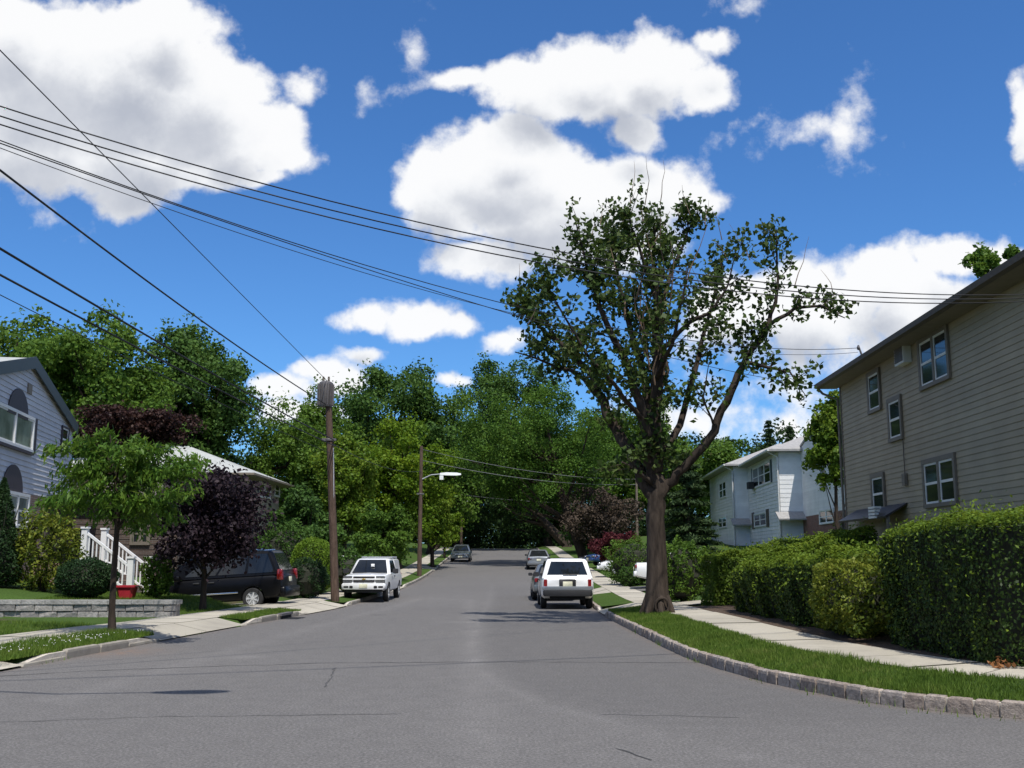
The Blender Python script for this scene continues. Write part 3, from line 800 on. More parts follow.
def hedge(label, path, width, h0, h1, lmat, n, leaf, seed, group='clipped hedges on the right', lump=.06, name='hedge', z0=None):
    """clipped hedge following a ground path of (x, Y); leaves in a shell round a twiggy core"""
    rng = np.random.default_rng(seed); p = np.array(path, float)
    s = np.concatenate([[0], np.cumsum(np.hypot(*np.diff(p, axis=0).T))]); L = s[-1]
    gz = Tz(*p[0]); root = thing(name, label, 'hedge', (p[0, 0], p[0, 1], gz), group=group); o = root.location
    def frame(t):
        x = np.interp(t, s, p[:, 0]); y = np.interp(t, s, p[:, 1])
        x2 = np.interp(t+.2, s, p[:, 0]); y2 = np.interp(t+.2, s, p[:, 1]); x1 = np.interp(t-.2, s, p[:, 0]); y1 = np.interp(t-.2, s, p[:, 1])
        tx, ty = x2-x1, y2-y1; l = np.hypot(tx, ty)+1e-9
        return x, y, -ty/l, tx/l, tx/l, ty/l
    def build(n, inset, jit):
        # areas: two faces, top, two ends
        hm = (h0+h1)/2; ar = np.array([L*hm, L*hm*.5, L*width, width*hm, width*hm]); pick = rng.choice(5, n, p=ar/ar.sum())
        t = rng.uniform(0, L, n); v = rng.random(n); w = rng.uniform(-1, 1, n)
        t = np.where(pick == 3, 0, np.where(pick == 4, L, t)); w = np.where(pick == 0, -1, np.where(pick == 1, 1, w)); v = np.where(pick == 2, 1, v)
        nt_ = np.zeros((n, 3)); nt_[pick == 0, 1] = -1; nt_[pick == 1, 1] = 1; nt_[pick == 2, 2] = 1; nt_[pick == 3, 0] = -1; nt_[pick == 4, 0] = 1
        lm = lump*(np.sin(t*2.1+v*3+seed)+np.sin(t*4.7+v*6+w*2)+.7*np.sin(t*9.3+v*8)+.5*np.sin(t*1.1))
        dep = np.abs(rng.normal(size=n))*jit
        hh = h0+(h1-h0)*t/L
        # round the top edges
        vv = v; ww = w*(1-.18*np.clip((vv-.75)/.25, 0, 1)**2)*(.74+.26*np.clip(vv, 0, 1)**.8)
        x, y, nx_, ny_, tx, ty = frame(t)
        off = ww*width/2
        z = vv*hh*(1-.05*np.abs(w)**4)
        P = np.stack([x+nx_*off, y+ny_*off, z], 1)
        N3 = np.stack([nx_*nt_[:, 1]+tx*nt_[:, 0], ny_*nt_[:, 1]+ty*nt_[:, 0], nt_[:, 2]], 1)
        P = P+N3*(lm-dep+inset)[:, None]
        P[:, 2] += T(P[:, 0], P[:, 1])
        return P, N3, z-hh
    P, N3, topd = build(n, .0, .09)
    V, Fq = leaves(P, leaf, leaf*.62, rng, N3*2.4, .1)
    m = n//28; Pt, Nt, _t = build(m, .06, .05)
    V2, F2 = leaves(Pt+np.stack([rng.normal(size=m)*.02, rng.normal(size=m)*.02, np.abs(rng.normal(size=m))*.07], 1), leaf*1.15, leaf*.6, rng, None, .2)
    mi = np.concatenate([(N3[:, 2] > .5) | (topd > -.16) & (rng.random(len(P)) < .7), np.ones(len(F2), bool)]).astype(np.int32)  # top leaves and sprigs take the sunlit colour
    np_mesh('foliage', np.vstack([V, V2]), np.vstack([Fq, F2+len(V)]), [M[lmat], M['lf_sunlit_growth']], root, origin=o, mi=mi)
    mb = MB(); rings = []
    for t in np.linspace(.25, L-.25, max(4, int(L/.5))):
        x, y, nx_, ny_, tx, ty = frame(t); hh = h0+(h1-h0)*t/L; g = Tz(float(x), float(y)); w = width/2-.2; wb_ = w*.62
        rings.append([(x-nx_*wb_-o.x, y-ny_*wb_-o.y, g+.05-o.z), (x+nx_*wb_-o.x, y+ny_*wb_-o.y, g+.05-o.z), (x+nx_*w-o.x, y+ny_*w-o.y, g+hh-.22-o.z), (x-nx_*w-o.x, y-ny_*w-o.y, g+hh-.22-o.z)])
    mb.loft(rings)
    for k in range(int(L*4)):
        t = rng.uniform(.1, L-.1); x, y, nx_, ny_, tx, ty = frame(t); w = rng.uniform(-.3, .3)*width
        x = float(x+nx_*w); y = float(y+ny_*w); g = Tz(x, y)
        mb.tube([(x-o.x, y-o.y, g-.05-o.z), (x+rng.normal()*.08-o.x, y+rng.normal()*.08-o.y, g+.5-o.z)], [.018, .01], 5)
    mb.build('stems', M['core_dark'], root)
    return root

# ---------------------------------------------------------------- the big street tree on the right verge
def street_maple():
    rng = np.random.default_rng(42); Y0 = 26.6
    b = at(658, 612, Y0); gz = Tz(b.x, Y0)
    root = thing('street_tree', 'tall thin-leaved street tree with thick leaning bough and bare top twigs on the right verge', 'tree', (b.x, Y0, gz)); o = root.location
    def LP(pts): return [at(px, py, Y0+dy) for px, py, dy, r in pts], [p[3] for p in pts]
    tm = MB()
    limbs = [
     [(658, 614, 0, .37), (657, 606, 0, .33), (657, 590, 0, .29), (657, 570, 0, .265), (656, 530, 0, .235), (656, 495, 0, .24), (655, 470, 0, .21), (655, 430, .1, .19), (656, 390, .1, .165), (657, 340, 0, .13), (656, 290, -.2, .10), (653, 260, 0, .055), (655, 226, .1, .02)],
     [(654, 497, 0, .17), (640, 470, .3, .16), (622, 440, .6, .15), (604, 400, .9, .125), (590, 372, 1.1, .10), (565, 347, 1.3, .065), (540, 327, 1.5, .045), (517, 305, 1.6, .02)],
     [(653, 470, 0, .15), (643, 420, -.4, .13), (630, 370, -.8, .10), (606, 322, -1.2, .07), (588, 275, -1.4, .045), (576, 222, -1.4, .015)],
     [(655, 440, 0, .13), (640, 360, .5, .10), (624, 300, 1.0, .06), (612, 255, 1.3, .03), (606, 228, 1.4, .012)],
     [(604, 400, .9, .07), (575, 372, 1.6, .05), (545, 362, 2.0, .035), (515, 352, 2.2, .015)],
     [(660, 492, 0, 0.148), (676, 474, -.2, 0.121), (697, 453, -.4, 0.109), (715, 431, -.6, 0.105), (727, 402, -.7, 0.101), (738, 374, -.8, 0.090), (753, 348, -.9, 0.074), (769, 325, -.9, 0.062), (777, 290, -.9, 0.039), (777, 255, -.8, 0.023), (776, 228, -.8, 0.009)],
     [(769, 325, -.9, .055), (795, 308, -1, .045), (822, 306, -1.1, .03), (845, 318, -1.2, .012)],
     [(745, 362, -.9, .06), (770, 368, -1.2, .04), (790, 372, -1.3, .025), (806, 396, -1.3, .01)],
     [(658, 465, 0, .11), (680, 425, .5, .09), (694, 375, .9, .07), (706, 325, 1.2, .05), (718, 282, 1.4, .03), (723, 250, 1.5, .012)],
     [(657, 352, 0, .075), (690, 322, -.6, .055), (714, 308, -1, .04), (728, 285, -1.1, .025), (736, 250, -1.2, .01)],
     [(656, 320, 0, .075), (672, 268, .5, .05), (686, 238, .8, .03), (690, 218, .9, .01)],
     [(656, 300, -.1, .06), (640, 250, -.6, .04), (632, 228, -.8, .02), (629, 214, -.9, .01)],
     [(643, 420, -.4, .07), (615, 385, -1.4, .05), (585, 352, -2.0, .035), (555, 300, -2.4, .02), (538, 275, -2.5, .01)],
     [(656, 400, .1, .07), (668, 370, 1.4, .05), (650, 310, 2.2, .035), (640, 270, 2.5, .015)],
     [(656, 380, 0, .07), (672, 345, -1.4, .05), (682, 300, -2.0, .03), (690, 262, -2.2, .012)],
     [(655, 485, 0, .07), (636, 470, -.5, .05), (622, 462, -.8, .03)],
     [(715, 431, -.6, .032), (703, 398, -1.0, .024), (709, 362, -1.2, .009)],
    ]
    C = []; TG = []
    def shoot(p, d, ln, lf, r0=.014, mat=0, dens=34):
        """one twig with its leaves"""
        d = d.normalized(); pts = [p]; q = p.copy()
        for k in range(4):
            d = (d+Vector(rng.normal(size=3)*.16)+Vector((0, 0, .07))).normalized(); q = q+d*(ln/4); pts.append(q.copy())
        tm.tube(pts, [r0, r0*.8, r0*.6, r0*.4, r0*.2], 5, mat, cap=False)
        if lf:
            m = int(ln*dens)
            for k in range(m):
                t = .12+.88*rng.random()**.8; i = min(3, int(t*4)); f = t*4-i
                b_ = pts[i].lerp(pts[i+1], f); sp = .145*(1.1-.4*t)
                C.append(b_+Vector(rng.normal(size=3)*sp)); TG.append(d)
        return pts
    for li, L in enumerate(limbs):
        pts, rr = LP(L); 
        # densify with a little wander
        P2 = []; R2 = []
        for i in range(len(pts)-1):
            for k in range(3):
                f = k/3; w = rr[i]*.35 if i > 3 or li else 0
                P2.append(pts[i].lerp(pts[i+1], f)+(Vector(rng.normal(size=3)*w) if k else Vector((0, 0, 0)))); R2.append(rr[i]*(1-f)+rr[i+1]*f)
        P2.append(pts[-1]); R2.append(rr[-1])
        tm.tube(P2, R2, 12 if rr[0] > .15 else 8)
        ln = sum((P2[i+1]-P2[i]).length for i in range(len(P2)-1))
        start = .46 if li == 0 else (.30 if li in (1, 2, 5, 8, 3) else .12)
        ns = int(ln*{0: 3.7, 5: 2.6, 6: 4.6, 7: 4.5, 8: 2.6, 9: 3.0, 14: 2.2, 13: 2.6, 16: 1.8}.get(li, 4.7))
        if li == 5: start = .5
        for k in range(ns):
            t = start+(1-start)*rng.random()**.8; i = min(len(P2)-2, int(t*(len(P2)-1)))
            axis = (P2[i+1]-P2[i]).normalized()
            d = Vector(rng.normal(size=3)); d = d-axis*d.dot(axis)*.6; d = d.normalized()+axis*.5+Vector((0, 0, .45))
            sub = shoot(P2[i], d, rng.uniform(.4, .8) if li in (5, 6, 7) else rng.uniform(.5, 1.1), True, .016)
            if rng.random() < (.45 if li in (5, 6, 7, 8, 9, 14) else .75):
                shoot(sub[2], Vector(rng.normal(size=3))+Vector((0, 0, .3)), rng.uniform(.35, .7), True, .009)
    # sucker leaves hugging trunk and lower boughs
    for px, py, n in [(648, 470, 26), (664, 468, 20), (640, 440, 18), (690, 440, 10), (655, 420, 24), (625, 430, 26), (615, 408, 24), (668, 395, 24), (705, 455, 8), (655, 495, 10), (733, 300, 40), (720, 345, 30), (735, 330, 26), (782, 380, 40), (800, 385, 26), (745, 290, 20), (760, 350, 26)]:
        p = at(px, py, Y0+rng.normal()*.4)
        for k in range(n): C.append(p+Vector(rng.normal(size=3)*.22)); TG.append(Vector((0, 0, -1)))
    # bare shoots above the crown
    for px, py in [(590, 240), (600, 225), (622, 225), (630, 205), (645, 205), (660, 205), (690, 215), (705, 225), (722, 240), (735, 300), (728, 262), (640, 260), (655, 250), (668, 300), (650, 320), (660, 280), (640, 300), (700, 300), (750, 260), (835, 300), (795, 285), (528, 325), (520, 290)]:
        p = at(px, py, Y0+rng.normal()*.5)
        shoot(p, Vector((rng.normal()*.25, rng.normal()*.2, 1)), rng.uniform(.7, 1.5), False, .014, 1)
    for px, py in [(650, 330), (655, 345), (660, 320), (645, 315), (648, 300), (664, 335), (640, 290), (668, 280), (636, 260), (656, 262), (678, 270), (625, 280), (648, 245), (664, 240)]:
        p = at(px, py+40, Y0-.25); shoot(p, Vector((rng.normal()*.12, 0, 1)), rng.uniform(1.6, 2.6), False, .028, 1)
    # root flare and an old knot low on the trunk
    for a in range(7):
        t = a*.9+.3; e = Vector((b.x+.44*math.cos(t), Y0+.44*math.sin(t), gz-.04)); s = Vector((b.x+.22*math.cos(t), Y0+.22*math.sin(t), gz+.42))
        tm.tube([s, s.lerp(e, .6)+Vector((0, 0, -.08)), e], [.10, .10, .05], 8)
    k0 = at(662, 606, Y0-.34); ring = [k0+Vector((.17*math.cos(i*.42), -.03, .20*math.sin(i*.42)))for i in range(16)]
    tm.tube(ring, .035, 6)
    tm.build('trunk', [M['bark'], M['bark_dead']], root, o, smooth=60)
    C = np.array([tuple(c) for c in C]); TG = np.array([tuple(t) for t in TG])
    V, Fq = leaves(C, .15, .135, rng, None, .5, .2)
    np_mesh('crown', V, Fq, M['lf_maple'], root, origin=o)
street_maple()

# ---------------------------------------------------------------- young street tree on the left verge
def young_tree():
    rng = np.random.default_rng(9); Y0 = 20.1; b = at(112, 629, Y0); gz = Tz(b.x, Y0)
    root = thing('young_street_tree', 'young slim street tree with drooping bright green leaves on the left verge', 'tree', (b.x, Y0, gz)); o = root.location
    tm = MB(); C = []; TG = []
    st = [at(112, 631, Y0), at(112, 610, Y0), at(114, 570, Y0), at(117, 530, Y0), at(118, 495, Y0), at(114, 465, Y0), at(110, 435, Y0)]
    tm.tube(st, [.085, .062, .055, .05, .045, .03, .01], 9)
    # low boughs fan out in layers, drooping at their ends
    tips = [(42, 505), (60, 470), (45, 452), (75, 442), (105, 428), (140, 438), (165, 447), (195, 468), (205, 462), (190, 490), (178, 520), (160, 528), (140, 532), (95, 520), (70, 512), (85, 490), (130, 500), (150, 470), (125, 450), (90, 455), (55, 490), (170, 505), (155, 490), (110, 505), (185, 478), (120, 520), (66, 500), (145, 455), (78, 470), (100, 470)]
    for i, (px, py) in enumerate(tips):
        e = at(px, py, Y0+rng.uniform(-1.25, 1.25)); k = 2.9+rng.random()*2.2; j = int(k); s = st[min(j, 5)].lerp(st[min(j+1, 6)], k-j)
        if s.z > e.z+.4: s.z = e.z+.3
        mid = s.lerp(e, .55)+Vector((0, 0, .18+.1*rng.random()))
        pts = [s, s.lerp(mid, .5)+Vector((0, 0, .05)), mid, mid.lerp(e, .6)+Vector((0, 0, .05)), e]
        tm.tube(pts, [.022, .018, .013, .009, .004], 5, cap=False)
        ln = (e-s).length
        for q in range(int(175*ln)+40):
            t = .22+.78*rng.random(); a = min(3, int(t*4)); f = t*4-a; p = pts[a].lerp(pts[a+1], f)
            side = rng.choice([-1, 1]); d = (pts[a+1]-pts[a]).normalized(); h = Vector((-d.y, d.x, 0))*side
            L_ = Vector(h)*rng.uniform(.03, .26)+Vector(rng.normal(size=3)*.07)
            C.append(p+L_+Vector((0, 0, -.05))); TG.append(h*.5+d*.4+Vector((0, 0, -.9)))
    C = np.array([tuple(c) for c in C]); TG = np.array([tuple(t) for t in TG])
    V, Fq = leaves(C, .155, .052, rng, None, .4, .2, TG)
    np_mesh('crown', V, Fq, M['lf_cherry'], root, origin=o)
    tm.build('trunk', M['bark_dark'], root, o, smooth=True)
young_tree()

# ---------------------------------------------------------------- shrubs and small trees of the left front yards
broadleaf('plum_tree', 'dark purple-leaved plum tree shading the nose of the black minivan', 207, 460, 584, 116, 29.3, 'lf_purple', 15000, .13, 21, None, 60, trunk_px=208, trunk_r=.09, lo=.2, cr=(.26, .42))
x, y, z = at(44, 590, 29.3)
shrub('golden_shrub', 'loose yellow-green shrub between the conical evergreen and the dark round bush', (at(45, 560, 28.8).x, 28.8), (.85, .8, 2.15), 'lf_gold', 5200, .12, 31, core=False, lump=.22, aspect=.5)
shrub('evergreen', 'dark conical evergreen at the left edge of the front yard', (at(-2, 560, 28.2).x, 28.2), (.66, .66, 2.9), 'lf_yew', 6500, .11, 32, cone=True, aspect=.4)
shrub('round_bush', 'clipped dark green round bush in front of the white stair railing', (at(86, 580, 27.9).x, 27.9), (.80, .7, 1.06), 'lf_yew', 7000, .07, 33, lump=.05)
shrub('round_bush', 'loose green bush under the purple plum tree left of the minivan nose', (at(150, 580, 29.0).x, 29.6), (.42, .4, 1.2), 'lf_mid', 2600, .10, 34, core=False, lump=.2)
shrub('arborvitae', 'bright green egg-shaped shrub behind the first utility pole', (at(313, 560, 43).x, 43), (.92, .9, 2.3), 'lf_thuja', 11000, .10, 35, power=2.3, lump=.03, aspect=.45)
shrub('round_bush', 'dark feathery evergreen bush right behind the tail of the minivan', (at(306, 580, 39.6).x, 39.8), (.85, .7, 1.45), 'lf_yew', 6000, .10, 36, lump=.18, aspect=.4)
shrub('round_bush', 'dark rounded bush behind the white pickup and utility pole', (at(352, 580, 45).x, 45.5), (1.3, .9, 1.7), 'lf_dark', 5000, .13, 37, lump=.2)
shrub('round_bush', 'low dark bush left of the bright egg-shaped shrub', (at(287, 560, 47).x, 47), (1.4, 1.1, 2.6), 'lf_dark', 6000, .15, 38, lump=.2)

# ---------------------------------------------------------------- hedges on the right
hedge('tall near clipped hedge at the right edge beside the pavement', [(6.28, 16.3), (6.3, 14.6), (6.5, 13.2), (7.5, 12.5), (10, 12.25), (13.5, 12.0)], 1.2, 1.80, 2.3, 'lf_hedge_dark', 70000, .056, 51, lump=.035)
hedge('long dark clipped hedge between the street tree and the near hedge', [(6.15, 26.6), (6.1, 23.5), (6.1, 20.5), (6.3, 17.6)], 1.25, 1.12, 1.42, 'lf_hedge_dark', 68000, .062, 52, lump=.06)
hedge('lighter green hedge running back from the pavement behind the long dark hedge', [(5.6, 30.0), (7.6, 30.2), (10.4, 30.6)], 1.3, 1.38, 1.6, 'lf_hedge', 26000, .085, 53)
hedge('distant level hedge in front of the white row houses', [(8.9, 37.6), (12, 38.5), (14.5, 42)], 1.2, 1.45, 1.6, 'lf_hedge', 20000, .10, 54)
shrub('golden_shrub', 'yellow-green bushy shrub bulging out between the two dark hedges', (5.8, 17.6), (.66, 1.35, 1.32), 'lf_gold', 11000, .075, 39, power=2.4, lump=.14)
shrub('juniper', 'spreading green shrub left of the street tree trunk beyond the white sedan', (at(634, 560, 50.5).x, 50.5), (1.35, 1.2, 2.2), 'lf_mid', 6500, .12, 40, lump=.22, aspect=.45)
shrub('juniper', 'small rounded shrub at the pavement edge left of the white sedan tail', (at(629, 580, 48.9).x, 48.9), (.5, .5, .95), 'lf_dark', 2600, .09, 41, lump=.15)
shrub('juniper', 'tall green shrub behind the right side of the street tree trunk', (at(684, 560, 33.5).x, 33.8), (.9, .8, 1.9), 'lf_mid', 6000, .11, 42, lump=.2)
broadleaf('red_maple', 'low maroon-leaved maple behind the shrubs left of the street tree', 616, 529, 562, 60, 68, 'lf_maroon', 3600, .22, 43, None, 26, lo=.2)
# flowers by the far pavement on the right
# ---------------------------------------------------------------- background trees
B = broadleaf
B('broad_tree', 'big leafy tree rising behind the gable of the blue-grey house', 14, 304, 490, 175, 66, 'lf_mid', 15000, .36, 1)
B('broad_tree', 'tall mid-green tree right of the blue-grey gable', 106, 296, 490, 168, 62, 'lf_mid', 19000, .34, 2)
B('broad_tree', 'wide dark green tree over the tan house roof', 196, 322, 505, 150, 72, 'lf_dark', 22000, .36, 3)
B('broad_tree', 'lighter green tree low between the blue-grey house and the dark crowns', 150, 372, 480, 110, 76, 'lf_mid', 11000, .32, 4)
B('copper_beech', 'dark copper-leaved tree above the tan house ridge', 128, 402, 456, 150, 50, 'lf_copper', 8000, .22, 5, clumps=40, lo=.1, depth=.6)
B('broad_tree', 'bright green tree right of the tan house', 288, 398, 545, 105, 78, 'lf_mid', 12000, .30, 6)
B('broad_tree', 'low olive bushy tree behind the egg-shaped shrub', 308, 482, 585, 72, 52, 'lf_dark', 9000, .24, 7, lo=.2)
B('broad_tree', 'tallest dark tree behind the transformer pole', 392, 344, 520, 135, 100, 'lf_dark', 17000, .42, 8)
B('broad_tree', 'green tree directly behind the transformer', 322, 384, 540, 90, 84, 'lf_mid', 11000, .36, 9)
B('lime_tree', 'yellow-green tree spreading between the two near utility poles', 396, 412, 560, 112, 74, 'lf_lime', 13000, .30, 10, lo=.25)
B('lime_tree', 'yellow-green tree just right of the transformer pole', 345, 420, 570, 70, 66, 'lf_bright', 9000, .28, 11, lo=.25)
B('broad_tree', 'green tree filling the gap behind the lamp pole', 447, 378, 545, 80, 104, 'lf_mid', 9000, .38, 12, trunk_px=430)
B('broad_tree', 'tall tree with open top in the middle of the skyline', 508, 351, 500, 105, 118, 'lf_dark', 13000, .44, 13, trunk_px=436)
B('locust_tree', 'large feathery dark locust leaning over the far end of the street', 545, 374, 530, 190, 84, 'lf_locust', 30000, .24, 14, trunk_px=583, trunk_r=.42, clumps=90, lo=.2, cr=(.16, .28))
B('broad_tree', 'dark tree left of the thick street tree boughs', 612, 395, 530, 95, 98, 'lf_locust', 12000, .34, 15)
B('broad_tree', 'shaded tree over the crest of the road', 500, 440, 530, 130, 122, 'lf_woods_shade', 15000, .36, 16, lo=.2, trunk_px=566)
B('broad_tree', 'dense dark tree closing the view beyond the crest', 545, 450, 552, 120, 140, 'lf_woods_shade', 12000, .42, 17, lo=.2)
B('broad_tree', 'dense dark tree beyond the crest left of the road end', 455, 445, 552, 120, 146, 'lf_woods_shade', 12000, .42, 18, lo=.2)
B('broad_tree', 'green tree behind the lower boughs of the street tree', 655, 398, 530, 95, 96, 'lf_mid', 11000, .36, 19)
B('broad_tree', 'distant bright tree left of the white row houses', 728, 432, 520, 90, 112, 'lf_mid', 9000, .40, 20)
B('broad_tree', 'distant tree behind the white house roofs', 780, 446, 530, 90, 118, 'lf_dark', 8000, .40, 22)
B('broad_tree', 'leafy tree between the white row houses and the tan siding house', 834, 388, 500, 62, 48, 'lf_bright', 9000, .24, 23, lo=.25)
B('broad_tree', 'feathery treetop above the tan house eave', 992, 226, 330, 62, 44, 'lf_mid', 3200, .26, 24, clumps=26, cr=(.16, .26))
B('brown_tree', 'brownish thin-leaved tree above the maroon maple', 602, 484, 548, 95, 82, 'lf_brown', 5200, .26, 25, lo=.2)
B('small_street_tree', 'small round-crowned street tree on the far left pavement', 434, 488, 556, 58, 79, 'lf_bright', 5200, .24, 26, trunk_px=433, clumps=30, lo=.2)
B('small_street_tree', 'slim street tree on the left pavement just before the crest', 447, 500, 553, 34, 96, 'lf_lime', 2600, .24, 27, trunk_px=445, clumps=20, lo=.2)
B('small_street_tree', 'dark leafy tree over the far pavement left of the lamp pole', 385, 500, 572, 70, 58, 'lf_mid', 7000, .22, 28, lo=.2)
B('broad_tree', 'shaded understory tree right of the road crest', 590, 500, 556, 60, 106, 'lf_dark', 5200, .34, 29, lo=.2)
B('broad_tree', 'green tree filling the gap behind the blue-green spruce', 700, 448, 548, 100, 126, 'lf_mid', 9000, .40, 30, lo=.2)
# woods beyond everything, one mass, with its dark undergrowth
rng = np.random.default_rng(77)
wc = []; wr = []
for k in range(1500):
    x = rng.uniform(-260, 260); Yw = rng.uniform(158, 205); wc.append((x, Yw, float(R(Yw))+rng.uniform(-.5, 13+4*math.sin(x*.05)))); wr.append(rng.uniform(2.2, 4.0))
for k in range(420):
    x = rng.uniform(-60, 60); Yw = rng.uniform(144, 157); wc.append((x, Yw, float(R(Yw))+rng.uniform(-.3, 3.4))); wr.append(rng.uniform(1.0, 2.0))
for k in range(420):
    x = rng.uniform(-45, 45); Yw = rng.uniform(128, 152); wc.append((x, Yw, float(R(Yw))+rng.uniform(6.5, 15))); wr.append(rng.uniform(1.5, 2.8))
# unseen clumps added behind the viewer to block low sky and darken reflections
bc = []; br = []
for k in range(260):
    bc.append((rng.uniform(-70, 70), rng.uniform(-70, -32), rng.uniform(0, 12))); br.append(rng.uniform(2, 3.6))
wc = np.array(wc); wr = np.array(wr)
P, d = clump_points(wc[:1500], wr[:1500], 120000, rng)
P2, d2 = clump_points(wc[1500:], wr[1500:], 95000, rng)
P3, d3 = clump_points(np.array(bc), np.array(br), 22000, rng)
V, Fq = leaves(np.vstack([P, P2, P3]), np.concatenate([np.full(len(P), .95), np.full(len(P2), .45), np.full(len(P3), 1.0)]), np.concatenate([np.full(len(P), .75), np.full(len(P2), .34), np.full(len(P3), .8)]), rng, np.vstack([d, d2, d3])*.8, .4)
tag(np_mesh('woods', V, Fq, M['lf_woods_shade']), kind='stuff', label='unbroken dark woods beyond the end of the street, with unseen clumps added behind the viewer')

def conifer(name, label, px, py0, Y, wpx, lmat, n, leaf, seed, group='conifers', pybase=None):
    rng = np.random.default_rng(seed); a = at(px, py0, Y); gz = Tz(a.x, Y); h = a.z-gz; r = wpx/2/F*Y
    root = thing(name, label, 'conifer', (a.x, Y, gz), group=group)
    mb = MB(); mb.tube([(0, 0, -.1), (0, 0, h*.5), (0, 0, h)], [r*.09, r*.055, .01], 8)
    tiers = int(h/.5); Cs = []; Ts = []; 
    for t in range(tiers):
        z = .06+.94*t/tiers; rr = r*(1-z)**.8; nb = 7
        for k in range(nb):
            an = rng.uniform(0, 6.28); L = rr*rng.uniform(.7, 1.1)+.08; zz = z*h+rng.normal()*.1
            d = np.array([math.cos(an), math.sin(an), -.18])
            mb.tube([(0, 0, zz+.1), tuple(d*L+np.array([0, 0, zz]))], [.03, .008], 4, cap=False)
            m = max(4, int(n/tiers/nb)); q = rng.random(m)**.7
            sp = .10+.22*(1-q)*L*.4
            Cs.append(np.outer(q*L, d)+np.array([0, 0, zz])+rng.normal(size=(m, 3))*np.stack([sp, sp, sp*.35], 1)); Ts.append(np.tile(d*np.array([1, 1, 1.5]), (m, 1)))
    C = np.vstack(Cs); V, Fq = leaves(C, leaf, leaf*.34, rng, None, .6, .1, np.vstack(Ts))
    np_mesh('crown', V, Fq, M[lmat], root)
    mb.build('trunk', M['bark_dark'], root, smooth=True)
conifer('spruce', 'blue-green spruce beside the trunk of the street tree, before the white houses', 686, 448, 56, 78, 'lf_spruce', 15000, .30, 61)
conifer('spruce', 'distant pointed spruce over the white house roof, the taller one', 769, 418, 118, 46, 'lf_spruce', 9000, .42, 62)
conifer('spruce', 'distant pointed spruce nearer the gable of the white house', 789, 424, 122, 38, 'lf_spruce', 8000, .42, 63)
# ---------------------------------------------------------------- houses
def siding_mat(name, col, var=.06):
    m, nt, b = new_mat(name)
    g = N(nt, 'ShaderNodeNewGeometry'); f = noise(nt, 1.2, 5, .6)
    base = ramp(nt, g.outputs['Random Per Island'], [(0, [c*(1-var) for c in col]), (1, [min(1, c*(1+var)) for c in col])])
    c = mixc(nt, 1, base, ramp(nt, f, [(.3, .88), (.7, 1.06)]), 'MULTIPLY')
    nt.links.new(c, b.inputs['Base Color']); b.inputs['Roughness'].default_value = .6; b.inputs['Specular IOR Level'].default_value = .3
    return m
M['tan_siding'] = siding_mat('tan_siding', (.355, .298, .21))
M['blue_siding'] = siding_mat('blue_grey_siding', (.53, .53, .555))
M['white_siding'] = siding_mat('white_siding', (.74, .74, .73))
M['taupe_siding'] = siding_mat('taupe_siding', (.36, .31, .24))
M['brown_trim'] = plain('brown_trim', (.085, .066, .052), .6)
M['tan_trim'] = plain('tan_trim', (.17, .145, .115), .6)
M['soffit_tan'] = plain('soffit', (.21, .175, .135), .7)
M['soffit_white'] = plain('white_soffit', (.62, .62, .60), .6)
M['dark_green_trim'] = plain('dark_green_trim', (.035, .05, .055), .5)
M['shutter'] = plain('dark_shutter', (.045, .035, .045), .55)
M['brick_brown'] = brick_mat('brown_brick', (.22, .13, .09), (.16, .10, .075), (.28, .25, .22))
M['brick_shaded'] = brick_mat('shaded_brick', (.10, .065, .05), (.075, .05, .04), (.12, .11, .10))  # brown brick darkened, the shade on the wing put into its colour
M['brick_red'] = brick_mat('red_brick', (.22, .085, .06), (.17, .07, .05), (.25, .2, .18))
M['door_dark'] = plain('dark_door', (.03, .025, .025), .5)
def shingle(name, c):
    m, nt, b = new_mat(name)
    f = noise(nt, 5, 6, .7)
    nt.links.new(ramp(nt, f, [(.3, [x*.75 for x in c]), (.7, [x*1.15 for x in c])]), b.inputs['Base Color'])
    b.inputs['Roughness'].default_value = .85; b.inputs['Specular IOR Level'].default_value = .3
    return m
M['roof_light'] = shingle('pale_shingle', (.40, .41, .39))
M['roof_grey'] = shingle('grey_shingle', (.33, .32, .31))
M['roof_dark'] = shingle('brown_shingle', (.12, .10, .09))

class Wall:
    """vertical wall: origin O, horizontal direction U, outward normal Nn"""
    def __init__(s, O, U):
        s.O = Vector(O); s.U = Vector(U).normalized(); s.n = Vector((s.U.y, -s.U.x, 0))
    def p(s, u, z, o=0.0): return Vector((s.O.x+s.U.x*u+s.n.x*o, s.O.y+s.U.y*u+s.n.y*o, z))
    def hit(s, px, py):
        q = on_plane(px, py, s.O, s.n)-s.O
        return q.dot(s.U), q.z+s.O.z
    def slab(s, mb, u0, u1, z0, z1, o0, o1, mi=0):
        mb.hexa([s.p(u0, z0, o0), s.p(u1, z0, o0), s.p(u1, z0, o1), s.p(u0, z0, o1), s.p(u0, z1, o0), s.p(u1, z1, o0), s.p(u1, z1, o1), s.p(u0, z1, o1)], mi)
    def siding(s, mb, u0, u1, z0, z1, expo=.19, lim=None, mi=0, lip=.02):
        z = z0
        while z < z1-.01:
            zt = min(z+expo, z1)
            a, b = (u0, u1) if lim is None else lim(z)
            c, d = (u0, u1) if lim is None else lim(zt)
            if b-a > .02:
                mb.add([s.p(a, z, lip), s.p(b, z, lip), s.p(d, zt, .004), s.p(c, zt, .004), s.p(a, z, .0), s.p(b, z, .0)], [(0, 1, 2, 3), (4, 5, 1, 0)], mi)
            z = zt

